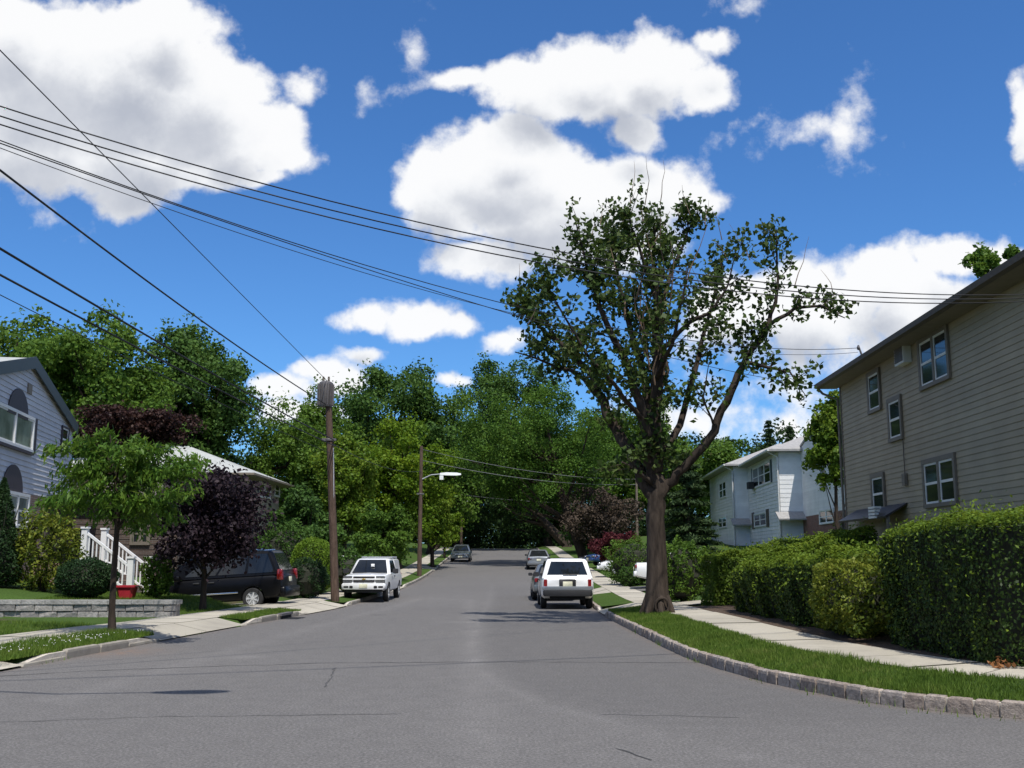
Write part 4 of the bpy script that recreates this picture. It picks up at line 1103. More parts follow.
def window(w, root, u0, u1, z0, z1, trim, sash='trim_white', pane='glass', tw=.09, split=1, hung=True, label=None, off=.02):
    """framed window standing proud of wall w: window > sash, pane"""
    o = root.location
    mb = MB()
    w.slab(mb, u0, u1, z1-tw, z1, off, off+.06); w.slab(mb, u0, u1, z0, z0+tw*.8, off, off+.075)
    w.slab(mb, u0, u0+tw, z0+tw*.8, z1-tw, off, off+.06); w.slab(mb, u1-tw, u1, z0+tw*.8, z1-tw, off, off+.06)
    iw = (u1-u0-2*tw)/split
    for k in range(1, split):
        c = u0+tw+iw*k; w.slab(mb, c-tw*.5, c+tw*.5, z0+tw*.8, z1-tw, off, off+.056)
    wn = mb.build('window', M[trim], root, o)
    if label: wn['label'] = label
    sb = MB(); pb = MB()
    for k in range(split):
        a = u0+tw+iw*k+(tw*.5 if k else 0); b = u0+tw+iw*(k+1)-(tw*.5 if k < split-1 else 0); c, d = z0+tw*.8, z1-tw; m = (c+d)/2; sw = .055
        w.slab(sb, a, a+sw, c, d, off+.008, off+.035); w.slab(sb, b-sw, b, c, d, off+.008, off+.035)
        w.slab(sb, a+sw, b-sw, d-sw, d, off+.008, off+.035); w.slab(sb, a+sw, b-sw, c, c+sw, off+.008, off+.038)
        if hung: w.slab(sb, a+sw, b-sw, m-sw*.6, m+sw*.6, off+.008, off+.036)
        w.slab(pb, a+sw*.5, b-sw*.5, c+sw*.5, d-sw*.5, off+.004, off+.018)
    sb.build('sash', M[sash], wn, o); pb.build('pane', M[pane], wn, o)
    return wn

# ---- tan clapboard house on the right
def tan_house():
    Y1 = None
    # street wall plane x = 11 + .036 (Y-30)
    d = Vector((.036, 1, 0)).normalized()
    P0 = Vector((11, 30, 0)); nn = Vector((-d.y, d.x, 0))
    c = on_plane(843, 440, P0, nn)                       # far corner of the street wall
    O = Vector((c.x, c.y, .0)); g = 1.0
    root = thing('house', 'tan clapboard house with dark eave and paired windows behind the near hedge', 'house', (c.x+4, c.y-9, .9)); o = root.location
    w = Wall(O, -d)                                      # u runs from the far corner towards the camera
    if w.n.x > 0: w.n = -w.n
    L = c.y-15.0
    ev = w.hit(843, 383)[1]-.06                          # top of wall under the soffit
    D = 9.5
    mb = MB(); w.siding(mb, 0, L, .7, ev, .15, lip=.02)
    # other walls and core
    e = Vector((-w.n.x, -w.n.y, 0))
    core = [w.p(.0, .4, -.01), w.p(L, .4, -.01), w.p(L, .4, -D), w.p(0, .4, -D)]
    mb.prism(core, (0, 0, ev-.4), 0)
    fw = Wall(w.p(L, 0, 0), e); 
    if fw.n.y > 0: fw.n = -fw.n
    fw.siding(mb, 0, D, .7, ev, .185)
    bw = Wall(w.p(0, 0, 0), e)
    if bw.n.y < 0: bw.n = -bw.n
    bw.siding(mb, 0, D, .7, ev, .185)
    mb.build('wall', M['tan_siding'], root, o)
    for q in (-.03, L-.1):
        mb = MB(); w.slab(mb, q, q+.13, .7, ev, .002, .035); mb.build('corner_board', M['tan_trim'], root, o)
    # roof: low gable, ridge parallel to the street, deep eave over the street wall
    oh = .62; mb = MB()
    def rp(u, off, z): return w.p(u, z, off)
    rise = 1.5; uu = (-.45, L+.45)
    mb.loft([[rp(u, oh, ev+.02), rp(u, oh, ev+.22), rp(u, -D/2, ev+rise+.22), rp(u, -D-oh, ev+.22), rp(u, -D-oh, ev+.02), rp(u, -D/2, ev+rise)] for u in uu])
    rf = mb.build('roof', M['roof_dark'], root, o)
    mb = MB(); mb.hexa([rp(uu[0]+.02, .0, ev-.02), rp(uu[1]-.02, .0, ev-.02), rp(uu[1]-.02, oh-.02, ev-.02), rp(uu[0]+.02, oh-.02, ev-.02), rp(uu[0]+.02, .0, ev+.012), rp(uu[1]-.02, .0, ev+.012), rp(uu[1]-.02, oh-.02, ev+.012), rp(uu[0]+.02, oh-.02, ev+.012)])
    mb.build('soffit', M['soffit_tan'], rf, o)
    mb = MB(); prof = [(oh+.003, ev-.03), (oh+.12, ev-.0), (oh+.14, ev+.13), (oh+.003, ev+.15)]
    mb.loft([[rp(u, a, z) for a, z in prof] for u in (uu[0]-.02, uu[1])]); mb.build('gutter', M['brown_trim'], rf, o)
    mb = MB(); mb.tube([rp(-.36, oh+.07, ev+.02), rp(-.30, oh-.1, ev-.2), rp(-.05, .09, ev-.45), rp(-.05, .09, ev-3), rp(-.05, .09, 1.0)], .045, 8); mb.build('downspout', M['tan_trim'], root, o)
    def wr(x0, x1, ym0, ym1, split=1, **k):
        """window from image rows measured at its left edge"""
        ua, za = w.hit(x0, ym0); ub, zb = w.hit(x0, ym1); uc, _ = w.hit(x1, ym0)
        window(w, root, min(ua, uc), max(ua, uc), zb, za, 'tan_trim', split=split, tw=.125, **k)
    wr(919, 950, 340.5, 393, 2); wr(868, 881, 374, 416); wr(888.5, 902.5, 400, 444); wr(923.6, 957, 460.5, 509, 2); wr(872, 885.5, 475, 515)
    # wall air conditioner by the eave
    ua, za = w.hit(902, 345); ub, zb = w.hit(912.5, 362)
    mb = MB(); w.slab(mb, ua, ub, zb, za, .02, .24); ac = mb.build('air_conditioner', M['trim_white'], root, o)
    mb = MB(); w.slab(mb, ua+.06, ub-.06, zb+.06, za-.08, .241, .252); 
    for k in range(5): w.slab(mb, ua+.05, ub-.05, zb+.08+k*.07, zb+.095+k*.07, .253, .265)
    mb.build('grille', M['steel_grey'], ac, o)
    # cellar-door hood with a louvred cheek
    ua, za = w.hit(853, 520); ub, zb = w.hit(908, 505)
    mb = MB(); zt = za+.30
    mb.loft([[w.p(u, zt, .02), w.p(u, zt-.04, .02), w.p(u, zt-.42, .62), w.p(u, zt-.36, .64)] for u in (ua+.55, ub)])
    hd = mb.build('cellar_hood', M['door_dark'], root, o)
    mb = MB()
    for k in range(4): w.slab(mb, ub-1.35, ub-.75, zt-.40+k*.09, zt-.335+k*.09, .62-.04*k, .69)
    mb.build('louvre', M['trim_white'], hd, o)
    for q in (ua+.65, ub-.12):
        mb = MB(); w.slab(mb, q, q+.08, .9, zt-.36, .5, .58); mb.build('hood_post', M['tan_trim'], hd, o)
    # service cable down the wall
    a = w.hit(897, 405); b = w.hit(907, 478)
    mb = MB(); mb.tube([w.p(a[0], a[1], .05), w.p(a[0]+.35, a[1]-.1, .05), w.p(b[0], b[1]+1, .05), w.p(b[0], b[1], .05)], .012, 6); mb.build('wall_cable', M['brown_trim'], root, o)
    mb = MB(); u_, z_ = w.hit(907, 478); w.slab(mb, u_-.12, u_+.12, z_-.2, z_+.12, .025, .11); mb.build('meter_box', M['tan_trim'], root, o)
    return w, ev, oh
TANW, TAN_EV, TAN_OH = tan_house()

# ---- blue-grey gabled house on the left
def blue_house():
    d = Vector((-.177, 1, 0)).normalized(); P0 = Vector((-16, 34, 0)); nn = Vector((d.y, -d.x, 0))
    ap = on_plane(31, 360, P0, nn); er = on_plane(73, 427, P0, nn)
    half = (Vector((er.x, er.y, 0))-Vector((ap.x, ap.y, 0))).length
    cx = Vector((ap.x, ap.y, 0))
    root = thing('house', 'blue-grey sided gable house with arched windows at the left edge', 'house', (cx.x-4, cx.y, .95)); o = root.location
    w = Wall(cx, d)
    if w.n.x < 0: w.n = -w.n
    za, ze = ap.z-.12, er.z-.1
    zs = w.hit(20, 492)[1]
    g = .7; D = 11
    lim = lambda z: (-half, half) if z <= ze else (-half*(za-z)/(za-ze), half*(za-z)/(za-ze))
    mb = MB(); w.siding(mb, -half, half, zs, za, .17, lim, lip=.03)
    mb.prism([w.p(-half, g, -.012), w.p(half, g, -.012), w.p(half, ze, -.012), w.p(0, za, -.012), w.p(-half, ze, -.012)], -w.n*D)
    mb.build('wall', M['blue_siding'], root, o)
    mb = MB(); w.slab(mb, -half, half, g-.3, zs-.02, -.005, .035); mb.build('brick_base', M['brick_brown'], root, o)
    # roof slabs with overhang
    mb = MB(); oh = .12; th = .14; sl = (za-ze)/half
    for f, b in ((oh, -D-.3),):
        for sgn in (-1, 1):
            e = half+.12
            mb.loft([[w.p(0, za+.05, q), w.p(sgn*e, za-sl*e+.05, q), w.p(sgn*e, za-sl*e+.05+th, q), w.p(0, za+.05+th, q)] for q in (f, b)])
    rf = mb.build('roof', M['roof_light'], root, o)
    mb = MB()
    for sgn in (-1, 1):
        e = half+.13
        mb.loft([[w.p(0, za-.16, q), w.p(sgn*e, za-sl*e-.16, q), w.p(sgn*e, za-sl*e+.235, q), w.p(0, za+.235, q)] for q in (oh+.002, oh+.05)])
    mb.build('rake_board', M['dark_green_trim'], rf, o)
    def rect(x0, x1, y0, y1): 
        a = w.hit(x0, y0); b = w.hit(x1, y0); c = w.hit(x0, y1)
        return a[0], b[0], c[1], a[1]
    def arch(px0, px1, py):
        a = w.hit(px0, py); b = w.hit(px1, py); cxu = (a[0]+b[0])/2; r = (b[0]-a[0])/2; z = a[1]
        pts = [w.p(cxu-r*math.cos(t), z+r*.8*math.sin(t), .03) for t in np.linspace(0, math.pi, 15)]
        mb = MB(); mb.prism(pts, w.n*.03); return mb, pts
    # attic vent
    u0, u1, z0, z1 = rect(27, 31, 383, 393); mb = MB(); w.slab(mb, u0, u1, z0, z1, .02, .06); v = mb.build('attic_vent', M['soffit_tan'], root, o)
    # upper window group with fan arch and shutters
    u0, u1, z0, z1 = rect(-22, 34, 408, 451); z1 = w.hit(20, 412)[1]; z0 = w.hit(20, 449)[1]; u0 = w.hit(34, 415)[0]-4.2
    wn = window(w, root, u0, u1, z0, z1, 'trim_white', pane='glass_curtain', split=2, hung=False, tw=.1)
    mb, _ = arch(6, 27, 411.5); mb.build('fanlight', M['shutter'], root, o)
    for q in (u1+.03, u0-.36):
        mb = MB(); w.slab(mb, q, q+.33, z0, z1, .022, .06)
        for k in range(14):
            zz = z0+.06+k*(z1-z0-.1)/14; w.slab(mb, q+.04, q+.29, zz, zz+.04, .061, .07)
        mb.build('shutter', M['shutter'], root, o)
    mb = MB(); w.slab(mb, u0, u1, z0-.10, z0-.01, .022, .12); mb.build('sill', M['shutter'], root, o)
    # lower window group
    v0 = w.hit(28, 489); zb = w.hit(14, 528)[1]; zt = w.hit(14, 491)[1]; u1 = v0[0]
    window(w, root, u1-3.6, u1, zb, zt-.03, 'trim_white', pane='glass_curtain', split=3, tw=.1, off=.037)
    mb, _ = arch(0, 21, 490); mb.build('fanlight', M['shutter'], root, o)
    # small upper window, right
    u0, u1, z0, z1 = rect(61, 68, 425, 452); window(w, root, u0, u1, z0, z1, 'shutter', tw=.07)
    # entrance recess
    u0, u1, z0, z1 = rect(48, 70, 499, 548); mb = MB(); w.slab(mb, u0, u1, 1.3, z1, .037, .07); dr = mb.build('door', M['door_dark'], root, o)
    mb = MB(); w.slab(mb, u0+.12, u0+.17, 2.2, 2.4, .071, .12); mb.build('handle', M['chrome'], dr, o)
    mb = MB(); w.slab(mb, u0-.25, u1+.5, z1+.02, z1+.14, .037, .9); mb.build('porch_hood', M['dark_green_trim'], root, o)
    # ground-floor extension windows right of the door
    u0, u1, z0, z1 = rect(128, 150, 522, 545)
    return w
BLUEW = blue_house()

def box_house(name, label, x0, x1, y0, y1, z0, ze, rise, wallm, roofm, oh=.6, soff='soffit_tan', lowm=None, zl=None, group=None, hip=True):
    root = thing(name, label, 'house', ((x0+x1)/2, (y0+y1)/2, z0), group=group); o = root.location
    ws = {'s': Wall((x0, y0, 0), (1, 0, 0)), 'e': Wall((x1, y0, 0), (0, 1, 0)), 'n': Wall((x1, y1, 0), (-1, 0, 0)), 'w': Wall((x0, y1, 0), (0, -1, 0))}
    lens = {'s': x1-x0, 'n': x1-x0, 'e': y1-y0, 'w': y1-y0}
    mb = MB()
    for k, w in ws.items(): w.siding(mb, 0, lens[k], zl or z0, ze, .2)
    mb.box((x0+.01, y0+.01, z0-.6), (x1-.01, y1-.01, ze)); mb.build('wall', M[wallm], root, o)
    if lowm:
        mb = MB()
        for k, w in ws.items(): w.slab(mb, 0, lens[k], z0-.5, zl-.01, .0, .03)
        mb.build('brick_base', M[lowm], root, o)
    a, b, c, d = x0-oh, x1+oh, y0-oh, y1+oh; m = min(b-a, d-c)/2
    if b-a > d-c: r0, r1 = (a+m, (c+d)/2), (b-m, (c+d)/2)
    else: r0, r1 = ((a+b)/2, c+m), ((a+b)/2, d-m)
    mb = MB(); zt = ze+.14
    vs = [(a, c, zt), (b, c, zt), (b, d, zt), (a, d, zt), (r0[0], r0[1], zt+rise), (r1[0], r1[1], zt+rise), (a, c, ze), (b, c, ze), (b, d, ze), (a, d, ze)]
    if b-a > d-c: fs = [(0, 1, 5, 4), (2, 3, 4, 5), (1, 2, 5), (3, 0, 4)]
    else: fs = [(0, 1, 4), (1, 2, 5, 4), (2, 3, 5), (3, 0, 4, 5)]
    mb.add(vs, fs+[(6, 7, 1, 0), (7, 8, 2, 1), (8, 9, 3, 2), (9, 6, 0, 3)]); rf = mb.build('roof', M[roofm], root, o)
    mb = MB(); mb.box((a+.02, c+.02, ze-.03), (b-.02, d-.02, ze+.0)); mb.build('soffit', M[soff], rf, o)
    mb = MB()
    for q in ((a-.08, c-.08, b+.08, c-.003), (a-.08, d+.003, b+.08, d+.08), (a-.08, c, a-.003, d), (b+.003, c, b+.08, d)): mb.box((q[0], q[1], ze+.01), (q[2], q[3], ze+.125))
    mb.build('gutter', M[soff], rf, o)
    return root, ws

# ---- tan house further up on the left, mostly behind the purple tree
a = at(243, 476, 57); xs = a.x
root, ws = box_house('house', 'taupe house with pale low hip roof behind the purple plum tree', xs-12, xs, 57, 66, .9, a.z, 2.0, 'taupe_siding', 'roof_light', .75, 'soffit_tan', 'brick_brown', 3.4)
w = ws['e']; za = w.hit(258, 481)[1]; 
ua, _ = w.hit(258, 490); ub, _ = w.hit(270, 490); window(w, root, ua, ub, w.hit(258, 497)[1], za, 'trim_white', split=2)
ua, _ = w.hit(274, 490); ub, _ = w.hit(279, 490); window(w, root, ua, ub, w.hit(276, 497)[1], w.hit(276, 484)[1], 'trim_white')
w = ws['s']; window(w, root, 8.2, 9.8, 4.3, 5.7, 'trim_white', split=2); window(w, root, 3, 5, 4.3, 5.7, 'trim_white', split=2); window(w, root, 8, 10, 1.8, 3.1, 'trim_white', split=2, off=.035)
# ground floor wing beside the stair
a = at(150, 500, 41); 
root, ws = box_house('house', 'low brown brick wing with a white window behind the stair railing', a.x-4.5, a.x+1.2, 41, 46, .9, a.z, 1.0, 'brick_shaded', 'roof_dark', .3, 'brown_trim')
w = ws['s']; ua, _ = w.hit(131, 530); ub, _ = w.hit(151, 530); window(w, root, ua, ub, w.hit(140, 545)[1], w.hit(140, 522)[1], 'tan_trim', sash='tan_trim', split=2)  # white window dimmed by tan trim and sash, shade put into the colour

# ---- white row houses on the right, three units stepping back along the street
def row():
    sl = .06; d = Vector((sl, 1, 0)).normalized()
    Yb = 70.0
    c = at(778, 452, Yb)          # near street corner of the middle unit, at its eave
    g = 1.35; ze = c.z
    units = []
    specs = [  # label, corner point, length, setback
        ('middle white row house with hip roof, dark shutters and a window air conditioner', c, 12.5, 0, True),
        ('farthest white row house with pale roof and a small downstairs entrance roof', None, 13.5, 0, True),
        ('nearest white row house with a tall gable, half hidden by the bright tree', None, 12, 0, False)]
    def unit(label, cx, cy, L, D, ze, gable):
        root = thing('row_house', label, 'house', (cx+D/2, cy+L/2, g), group='white row houses'); o = root.location
        w = Wall((cx, cy, 0), d)                      # street front, runs away from the camera
        if w.n.x > 0: w.n = -w.n
        s = Wall((cx, cy, 0), (d.y, -d.x, 0))         # camera-facing end
        if s.n.y > 0: s.n = -s.n
        zb = g+2.9
        mb = MB()
        if gable:
            za = ze+1.3
            lim = lambda z: (0, L) if z <= ze else (L/2*(z-ze)/(za-ze), L-L/2*(z-ze)/(za-ze))
            w.siding(mb, 0, L, zb, za, .2, lim)
            mb.prism([w.p(0, g-.6, -.012), w.p(L, g-.6, -.012), w.p(L, ze, -.012), w.p(L/2, za, -.012), w.p(0, ze, -.012)], -w.n*D)
        else:
            w.siding(mb, 0, L, g-.4, ze, .25, lip=.03)
            mb.prism([w.p(0, g-.6, -.012), w.p(L, g-.6, -.012), w.p(L, g-.6, -D), w.p(0, g-.6, -D)], (0, 0, ze-g+.6))
        s.siding(mb, 0, D, g, ze, .3)
        mb.build('wall', M['white_siding'], root, o)
        if gable: mb = MB(); w.slab(mb, .02, L, g-.5, zb-.02, .0, .03); mb.build('brick_base', M['brick_red'], root, o)
        mb = MB()
        if gable:
            for sg in (-1, 1):
                e = L/2+.3; k = (za-ze)/(L/2)
                mb.loft([[w.p(L/2, za+.03, q), w.p(L/2+sg*e, za-k*e+.03, q), w.p(L/2+sg*e, za-k*e+.17, q), w.p(L/2, za+.17, q)] for q in (.08, -D)])
            rf = mb.build('roof', M['roof_grey'], root, o)
        else:
            oh = .75; q = [w.p(-oh, ze+.14, oh), w.p(L+.1, ze+.14, oh), w.p(L+.1, ze+.14, -D-oh), w.p(-oh, ze+.14, -D-oh)]
            rz = 2.1; r0 = w.p(D*.42, ze+.14+rz, -D/2); r1 = w.p(L, ze+.14+rz, -D/2)
            low = [v-Vector((0, 0, .14)) for v in q]
            mb.add(q+[r0, r1]+low, [(0, 1, 5, 4), (1, 2, 5), (2, 3, 4, 5), (3, 0, 4), (6, 7, 1, 0), (7, 8, 2, 1), (8, 9, 3, 2), (9, 6, 0, 3), (9, 8, 7, 6)])
            rf = mb.build('roof', M['roof_grey'], root, o)
            mb = MB(); mb.loft([[w.p(u, ze+z, f) for f, z in ((oh+.003, .0), (oh+.12, .02), (oh+.12, .13), (oh+.003, .135))] for u in (-oh, L+.1)])
            mb.tube([w.p(-.12, ze, oh), w.p(-.12, ze-.35, .1), w.p(-.12, g, .1)], .05, 6); mb.build('gutter', M['soffit_white'], rf, o)
        return root, w, s, zb
    # middle
    root, w, s, zb = unit(specs[0][0], c.x, c.y, 12.6, 9, ze, False); o = root.location
    for (x0, x1, y0, y1, sp) in ((752, 771, 463, 486, 3),):
        ua, _ = w.hit(771, 470); ub, _ = w.hit(753, 470); za = w.hit(762, 464)[1]; zz = w.hit(762, 486)[1]
        window(w, root, min(ua, ub), max(ua, ub), zz, za, 'trim_white', split=3, tw=.1)
        lo, hi = min(ua, ub), max(ua, ub)
        for q in (hi+.02, lo-.5):
            mb = MB(); w.slab(mb, q, q+.48, zz, za, .025, .07); mb.build('shutter', M['dark_green_trim'], root, o)
        mb = MB(); w.slab(mb, hi-.9, hi-.1, zz-.02, zz+.5, .1, .55); ac = mb.build('air_conditioner', M['black_plastic'], root, o)
    ua = w.hit(767, 520)[0]; ub = w.hit(755, 520)[0]; window(w, root, min(ua, ub), max(ua, ub), w.hit(760, 527)[1], w.hit(760, 513)[1], 'trim_white', split=2, off=.035)
    for q in (min(ua, ub)-1.0, max(ua, ub)+.06):
        mb = MB(); w.slab(mb, q, q+.94, w.hit(760, 528)[1], w.hit(760, 511)[1], .036, .08); mb.build('shutter', M['brown_trim'], root, o)
    mb = MB(); mb.loft([[s.p(u, zb+.35, .02), s.p(u, zb+.28, .02), s.p(u, zb-.25, 1.1), s.p(u, zb-.15, 1.12)] for u in (-.35, 1.9)]); mb.build('entrance_roof', M['roof_grey'], root, o)
    mb = MB(); s.slab(mb, 2.0, 2.9, g, g+2.1, .02, .06); mb.build('door', M['door_dark'], root, o)
    # farthest
    c2 = w.p(12.6, 0, .25)
    root2, w2, s2, zb2 = unit(specs[1][0], c2.x-.9, c2.y, 14.5, 9, ze+.1, False); o2 = root2.location
    ua = w2.hit(727, 500)[0]; ub = w2.hit(720, 500)[0]; window(w2, root2, min(ua, ub), max(ua, ub), w2.hit(724, 498)[1], w2.hit(724, 481)[1], 'trim_white', split=2)
    ua = w2.hit(727, 520)[0]; ub = w2.hit(719, 520)[0]; window(w2, root2, min(ua, ub), max(ua, ub), w2.hit(724, 528)[1], w2.hit(724, 516)[1], 'trim_white', split=2, off=.035)
    mb = MB(); mb.loft([[s2.p(u, zb2+.35, .02), s2.p(u, zb2+.28, .02), s2.p(u, zb2-.25, 1.1), s2.p(u, zb2-.15, 1.12)] for u in (-.35, 1.9)]); mb.build('entrance_roof', M['roof_grey'], root2, o2)
    # nearest, set back from the street
    c3 = s.p(1.5, 0, 0); c3 = c3-d*13.0
    root3, w3, s3, zb3 = unit(specs[2][0], c3.x, c3.y, 13.0, 9, ze+.2, True); o3 = root3.location
    ua = w3.hit(820, 510)[0]; ub = w3.hit(834, 510)[0]; window(w3, root3, min(ua, ub), max(ua, ub), w3.hit(827, 524)[1], w3.hit(827, 509)[1], 'trim_white', split=2, off=.035)
    window(w3, root3, 6.0, 7.6, zb3+1.6, zb3+3.0, 'trim_white', split=2)
row()

# ---------------------------------------------------------------- front yard: retaining wall, stair
def retaining_wall():
    Y0 = 26.0; a = at(-40, 600, Y0).x; b = at(177, 600, Y0).x
    root = thing('retaining_wall', 'low grey stone block retaining wall across the left front yard', 'wall', ((a+b)/2, Y0, .1)); o = root.location
    rr = random.Random(8); mb = MB(); cap = MB()
    ztop = .58; rows = [(-.02, .13), (.135, .30), (.305, .47)]
    for ri, (z0, z1) in enumerate(rows):
        x = a-(.2 if ri % 2 else 0)
        while x < b-.02:
            l = rr.uniform(.40, .52); x1 = min(x+l, b); f = rr.uniform(-.02, .03)
            q = Y0-f; n = 3
            # rough-split face: a bulging front
            ring0 = [(x+.002, q+.012, z0+.001), (x1-.002, q+.012, z0+.001), (x1-.002, q+.012, z1-.001), (x+.002, q+.012, z1-.001)]
            ring1 = [(x+.014, q-.03*rr.random(), z0+.012), (x1-.014, q-.03*rr.random(), z0+.012), (x1-.014, q-.03*rr.random(), z1-.012), (x+.014, q-.03*rr.random(), z1-.012)]
            back = [(p[0], Y0+.28, p[2]) for p in ring0]
            mb.loft([back, ring0, ring1]); x = x1
    x = a
    while x < b+.03:
        x1 = min(x+rr.uniform(.45, .6), b+.05); q = rr.uniform(.0, .012)
        cap.box((x+.004, Y0-.05-q, .474), (x1-.004, Y0+.30, .474+.10)); x = x1
        if x1 >= b+.04: break
    mb.build('block_course', M['wall_block'], root, o); cap.build('capstone', M['wall_cap'], root, o)
def wallblock(nm, cols, sc2):
    m, nt, b = new_mat(nm); g = N(nt, 'ShaderNodeNewGeometry'); f = noise(nt, sc2, 6, .7)
    c = mixc(nt, 1, ramp(nt, g.outputs['Random Per Island'], [(0, cols[0]), (.5, cols[1]), (1, cols[2])]), ramp(nt, f, [(.3, .6), (.7, 1.25)]), 'MULTIPLY')
    nt.links.new(c, b.inputs['Base Color']); b.inputs['Roughness'].default_value = .95; bump(nt, b, f, .9, .03); return m
M['wall_block'] = wallblock('split_face_block', [(.22, .205, .195), (.29, .27, .255), (.34, .315, .29)], 12)
M['wall_cap'] = wallblock('capstone', [(.27, .26, .245), (.31, .30, .28), (.35, .335, .315)], 9)
retaining_wall()

def stair():
    """front steps with two white balustrades going down towards the street"""
    Y0 = 31.4
    a = at(84, 563, Y0); b = at(126, 584, Y0)
    gz = Tz(b.x, Y0); n = 5; dx = (b.x-a.x); 
    root = thing('front_steps', 'stone front steps with white spindle railings leading down to the left yard', 'stairs', ((a.x+b.x)/2, Y0+.7, gz)); o = root.location
    zt = a.z-.02; mb = MB(); W = 1.5
    for k in range(n):
        z1 = zt-(zt-gz)*(k)/n; x0 = a.x+dx*k/n; x1 = a.x+dx*(k+1)/n
        mb.box((x0, Y0+.08, gz-.3), (x1, Y0+W-.08, z1-.02*0))
    mb.box((a.x-1.6, Y0+.06, gz-.3), (a.x-.002, Y0+W+.4, zt)); mb.build('steps', M['brick_brown'], root, o)
    for yy in (Y0, Y0+W):
        t0 = Vector((a.x, yy, a.z+.92)); t1 = Vector((b.x+.05, yy, gz+.80))
        b0 = Vector((a.x, yy, a.z+.10)); b1 = Vector((b.x+.05, yy, gz+.08))
        for p in (a.x-.02, b.x+.12):
            z0 = a.z if p < a.x+.1 else gz; mb = MB()
            mb.box((p-.085, yy-.085, z0-.05), (p+.085, yy+.085, z0+1.02)); mb.box((p-.11, yy-.11, z0+1.021), (p+.11, yy+.11, z0+1.08)); mb.build('railing_post', M['white_paint'], root, o)
        mb = MB()
        for q0, q1, h in ((t0, t1, .045), (b0, b1, .035)):
            mb.loft([[(q.x, q.y-.035, q.z-h), (q.x, q.y+.035, q.z-h), (q.x, q.y+.035, q.z+h), (q.x, q.y-.035, q.z+h)] for q in (q0, q1)])
        mb.build('handrail', M['white_paint'], root, o)
        mb = MB(); m = 11
        for k in range(1, m):
            f = k/m; x = a.x+(b.x-a.x)*f; mb.box((x-.018, yy-.018, b0.z+(b1.z-b0.z)*f), (x+.018, yy+.018, t0.z+(t1.z-t0.z)*f))
        mb.build('spindle', M['white_paint'], root, o)
    # two short fence panels running on from the foot of the stair
    return b, gz
SB, SGZ = stair()
# red tub at the foot of the railing
p = at(127, 590, 29.2); gz = Tz(p.x, p.y)
rt = thing('tub', 'red plastic tub at the foot of the white stair railing', 'tub', (p.x, p.y, gz))
mb = MB(); ring = lambda w, d, z: [(-w, -d+.06, z), (-w+.06, -d, z), (w-.06, -d, z), (w, -d+.06, z), (w, d-.06, z), (w-.06, d, z), (-w+.06, d, z), (-w, d-.06, z)]
mb.loft([ring(.19, .18, 0), ring(.24, .22, .30), ring(.27, .25, .30), ring(.27, .25, .35), ring(.22, .2, .35), ring(.18, .16, .06)])
mb.build('body', M['car_red'], rt)
mb = MB()
for s in (-1, 1): mb.tube([(s*.27, -.1, .32), (s*.32, -.06, .32), (s*.32, .06, .32), (s*.27, .1, .32)], .014, 6)
mb.build('handle', M['black_plastic'], rt)
# ---------------------------------------------------------------- vehicles (built facing +x, wheels on z = 0)
def interp_quad(P, u, v): return (P[0]*(1-u)+P[1]*u)*(1-v)+(P[3]*(1-u)+P[2]*u)*v
def panel(mb, P, poly, off=.006, th=.02, mi=0):
    """thin plate on the bilinear face P following uv outline poly"""
    n = (P[1]-P[0]).cross(P[3]-P[0]).normalized()
    out = [interp_quad(P, u, v)+n*off for u, v in poly]
    mb.prism(out, -n*th, mi)
def body_ring(x, w, zb, zt, crown=.03):
    h = [(0, zb), (w*.86, zb), (w*.965, zb+.07), (w, zb+(zt-zb)*.38), (w, zb+(zt-zb)*.62), (w*.975, zt-.09), (w*.93, zt-.025), (w*.82, zt), (0, zt+crown)]
    return [(x, y, z) for y, z in h]+[(x, -y, z) for y, z in h[-2:0:-1]]
def cab_ring(x0, x1, w, z, ch=.10):
    return [(x0+ch, -w, z), (x1-ch*2.2, -w, z), (x1-ch*.4, -w+ch*.9, z), (x1, -w+ch*3, z), (x1, w-ch*3, z), (x1-ch*.4, w-ch*.9, z), (x1-ch*2.2, w, z), (x0+ch, w, z), (x0+ch*.2, w-ch*.8, z), (x0, w-ch*2, z), (x0, -w+ch*2, z), (x0+ch*.2, -w+ch*.8, z)]

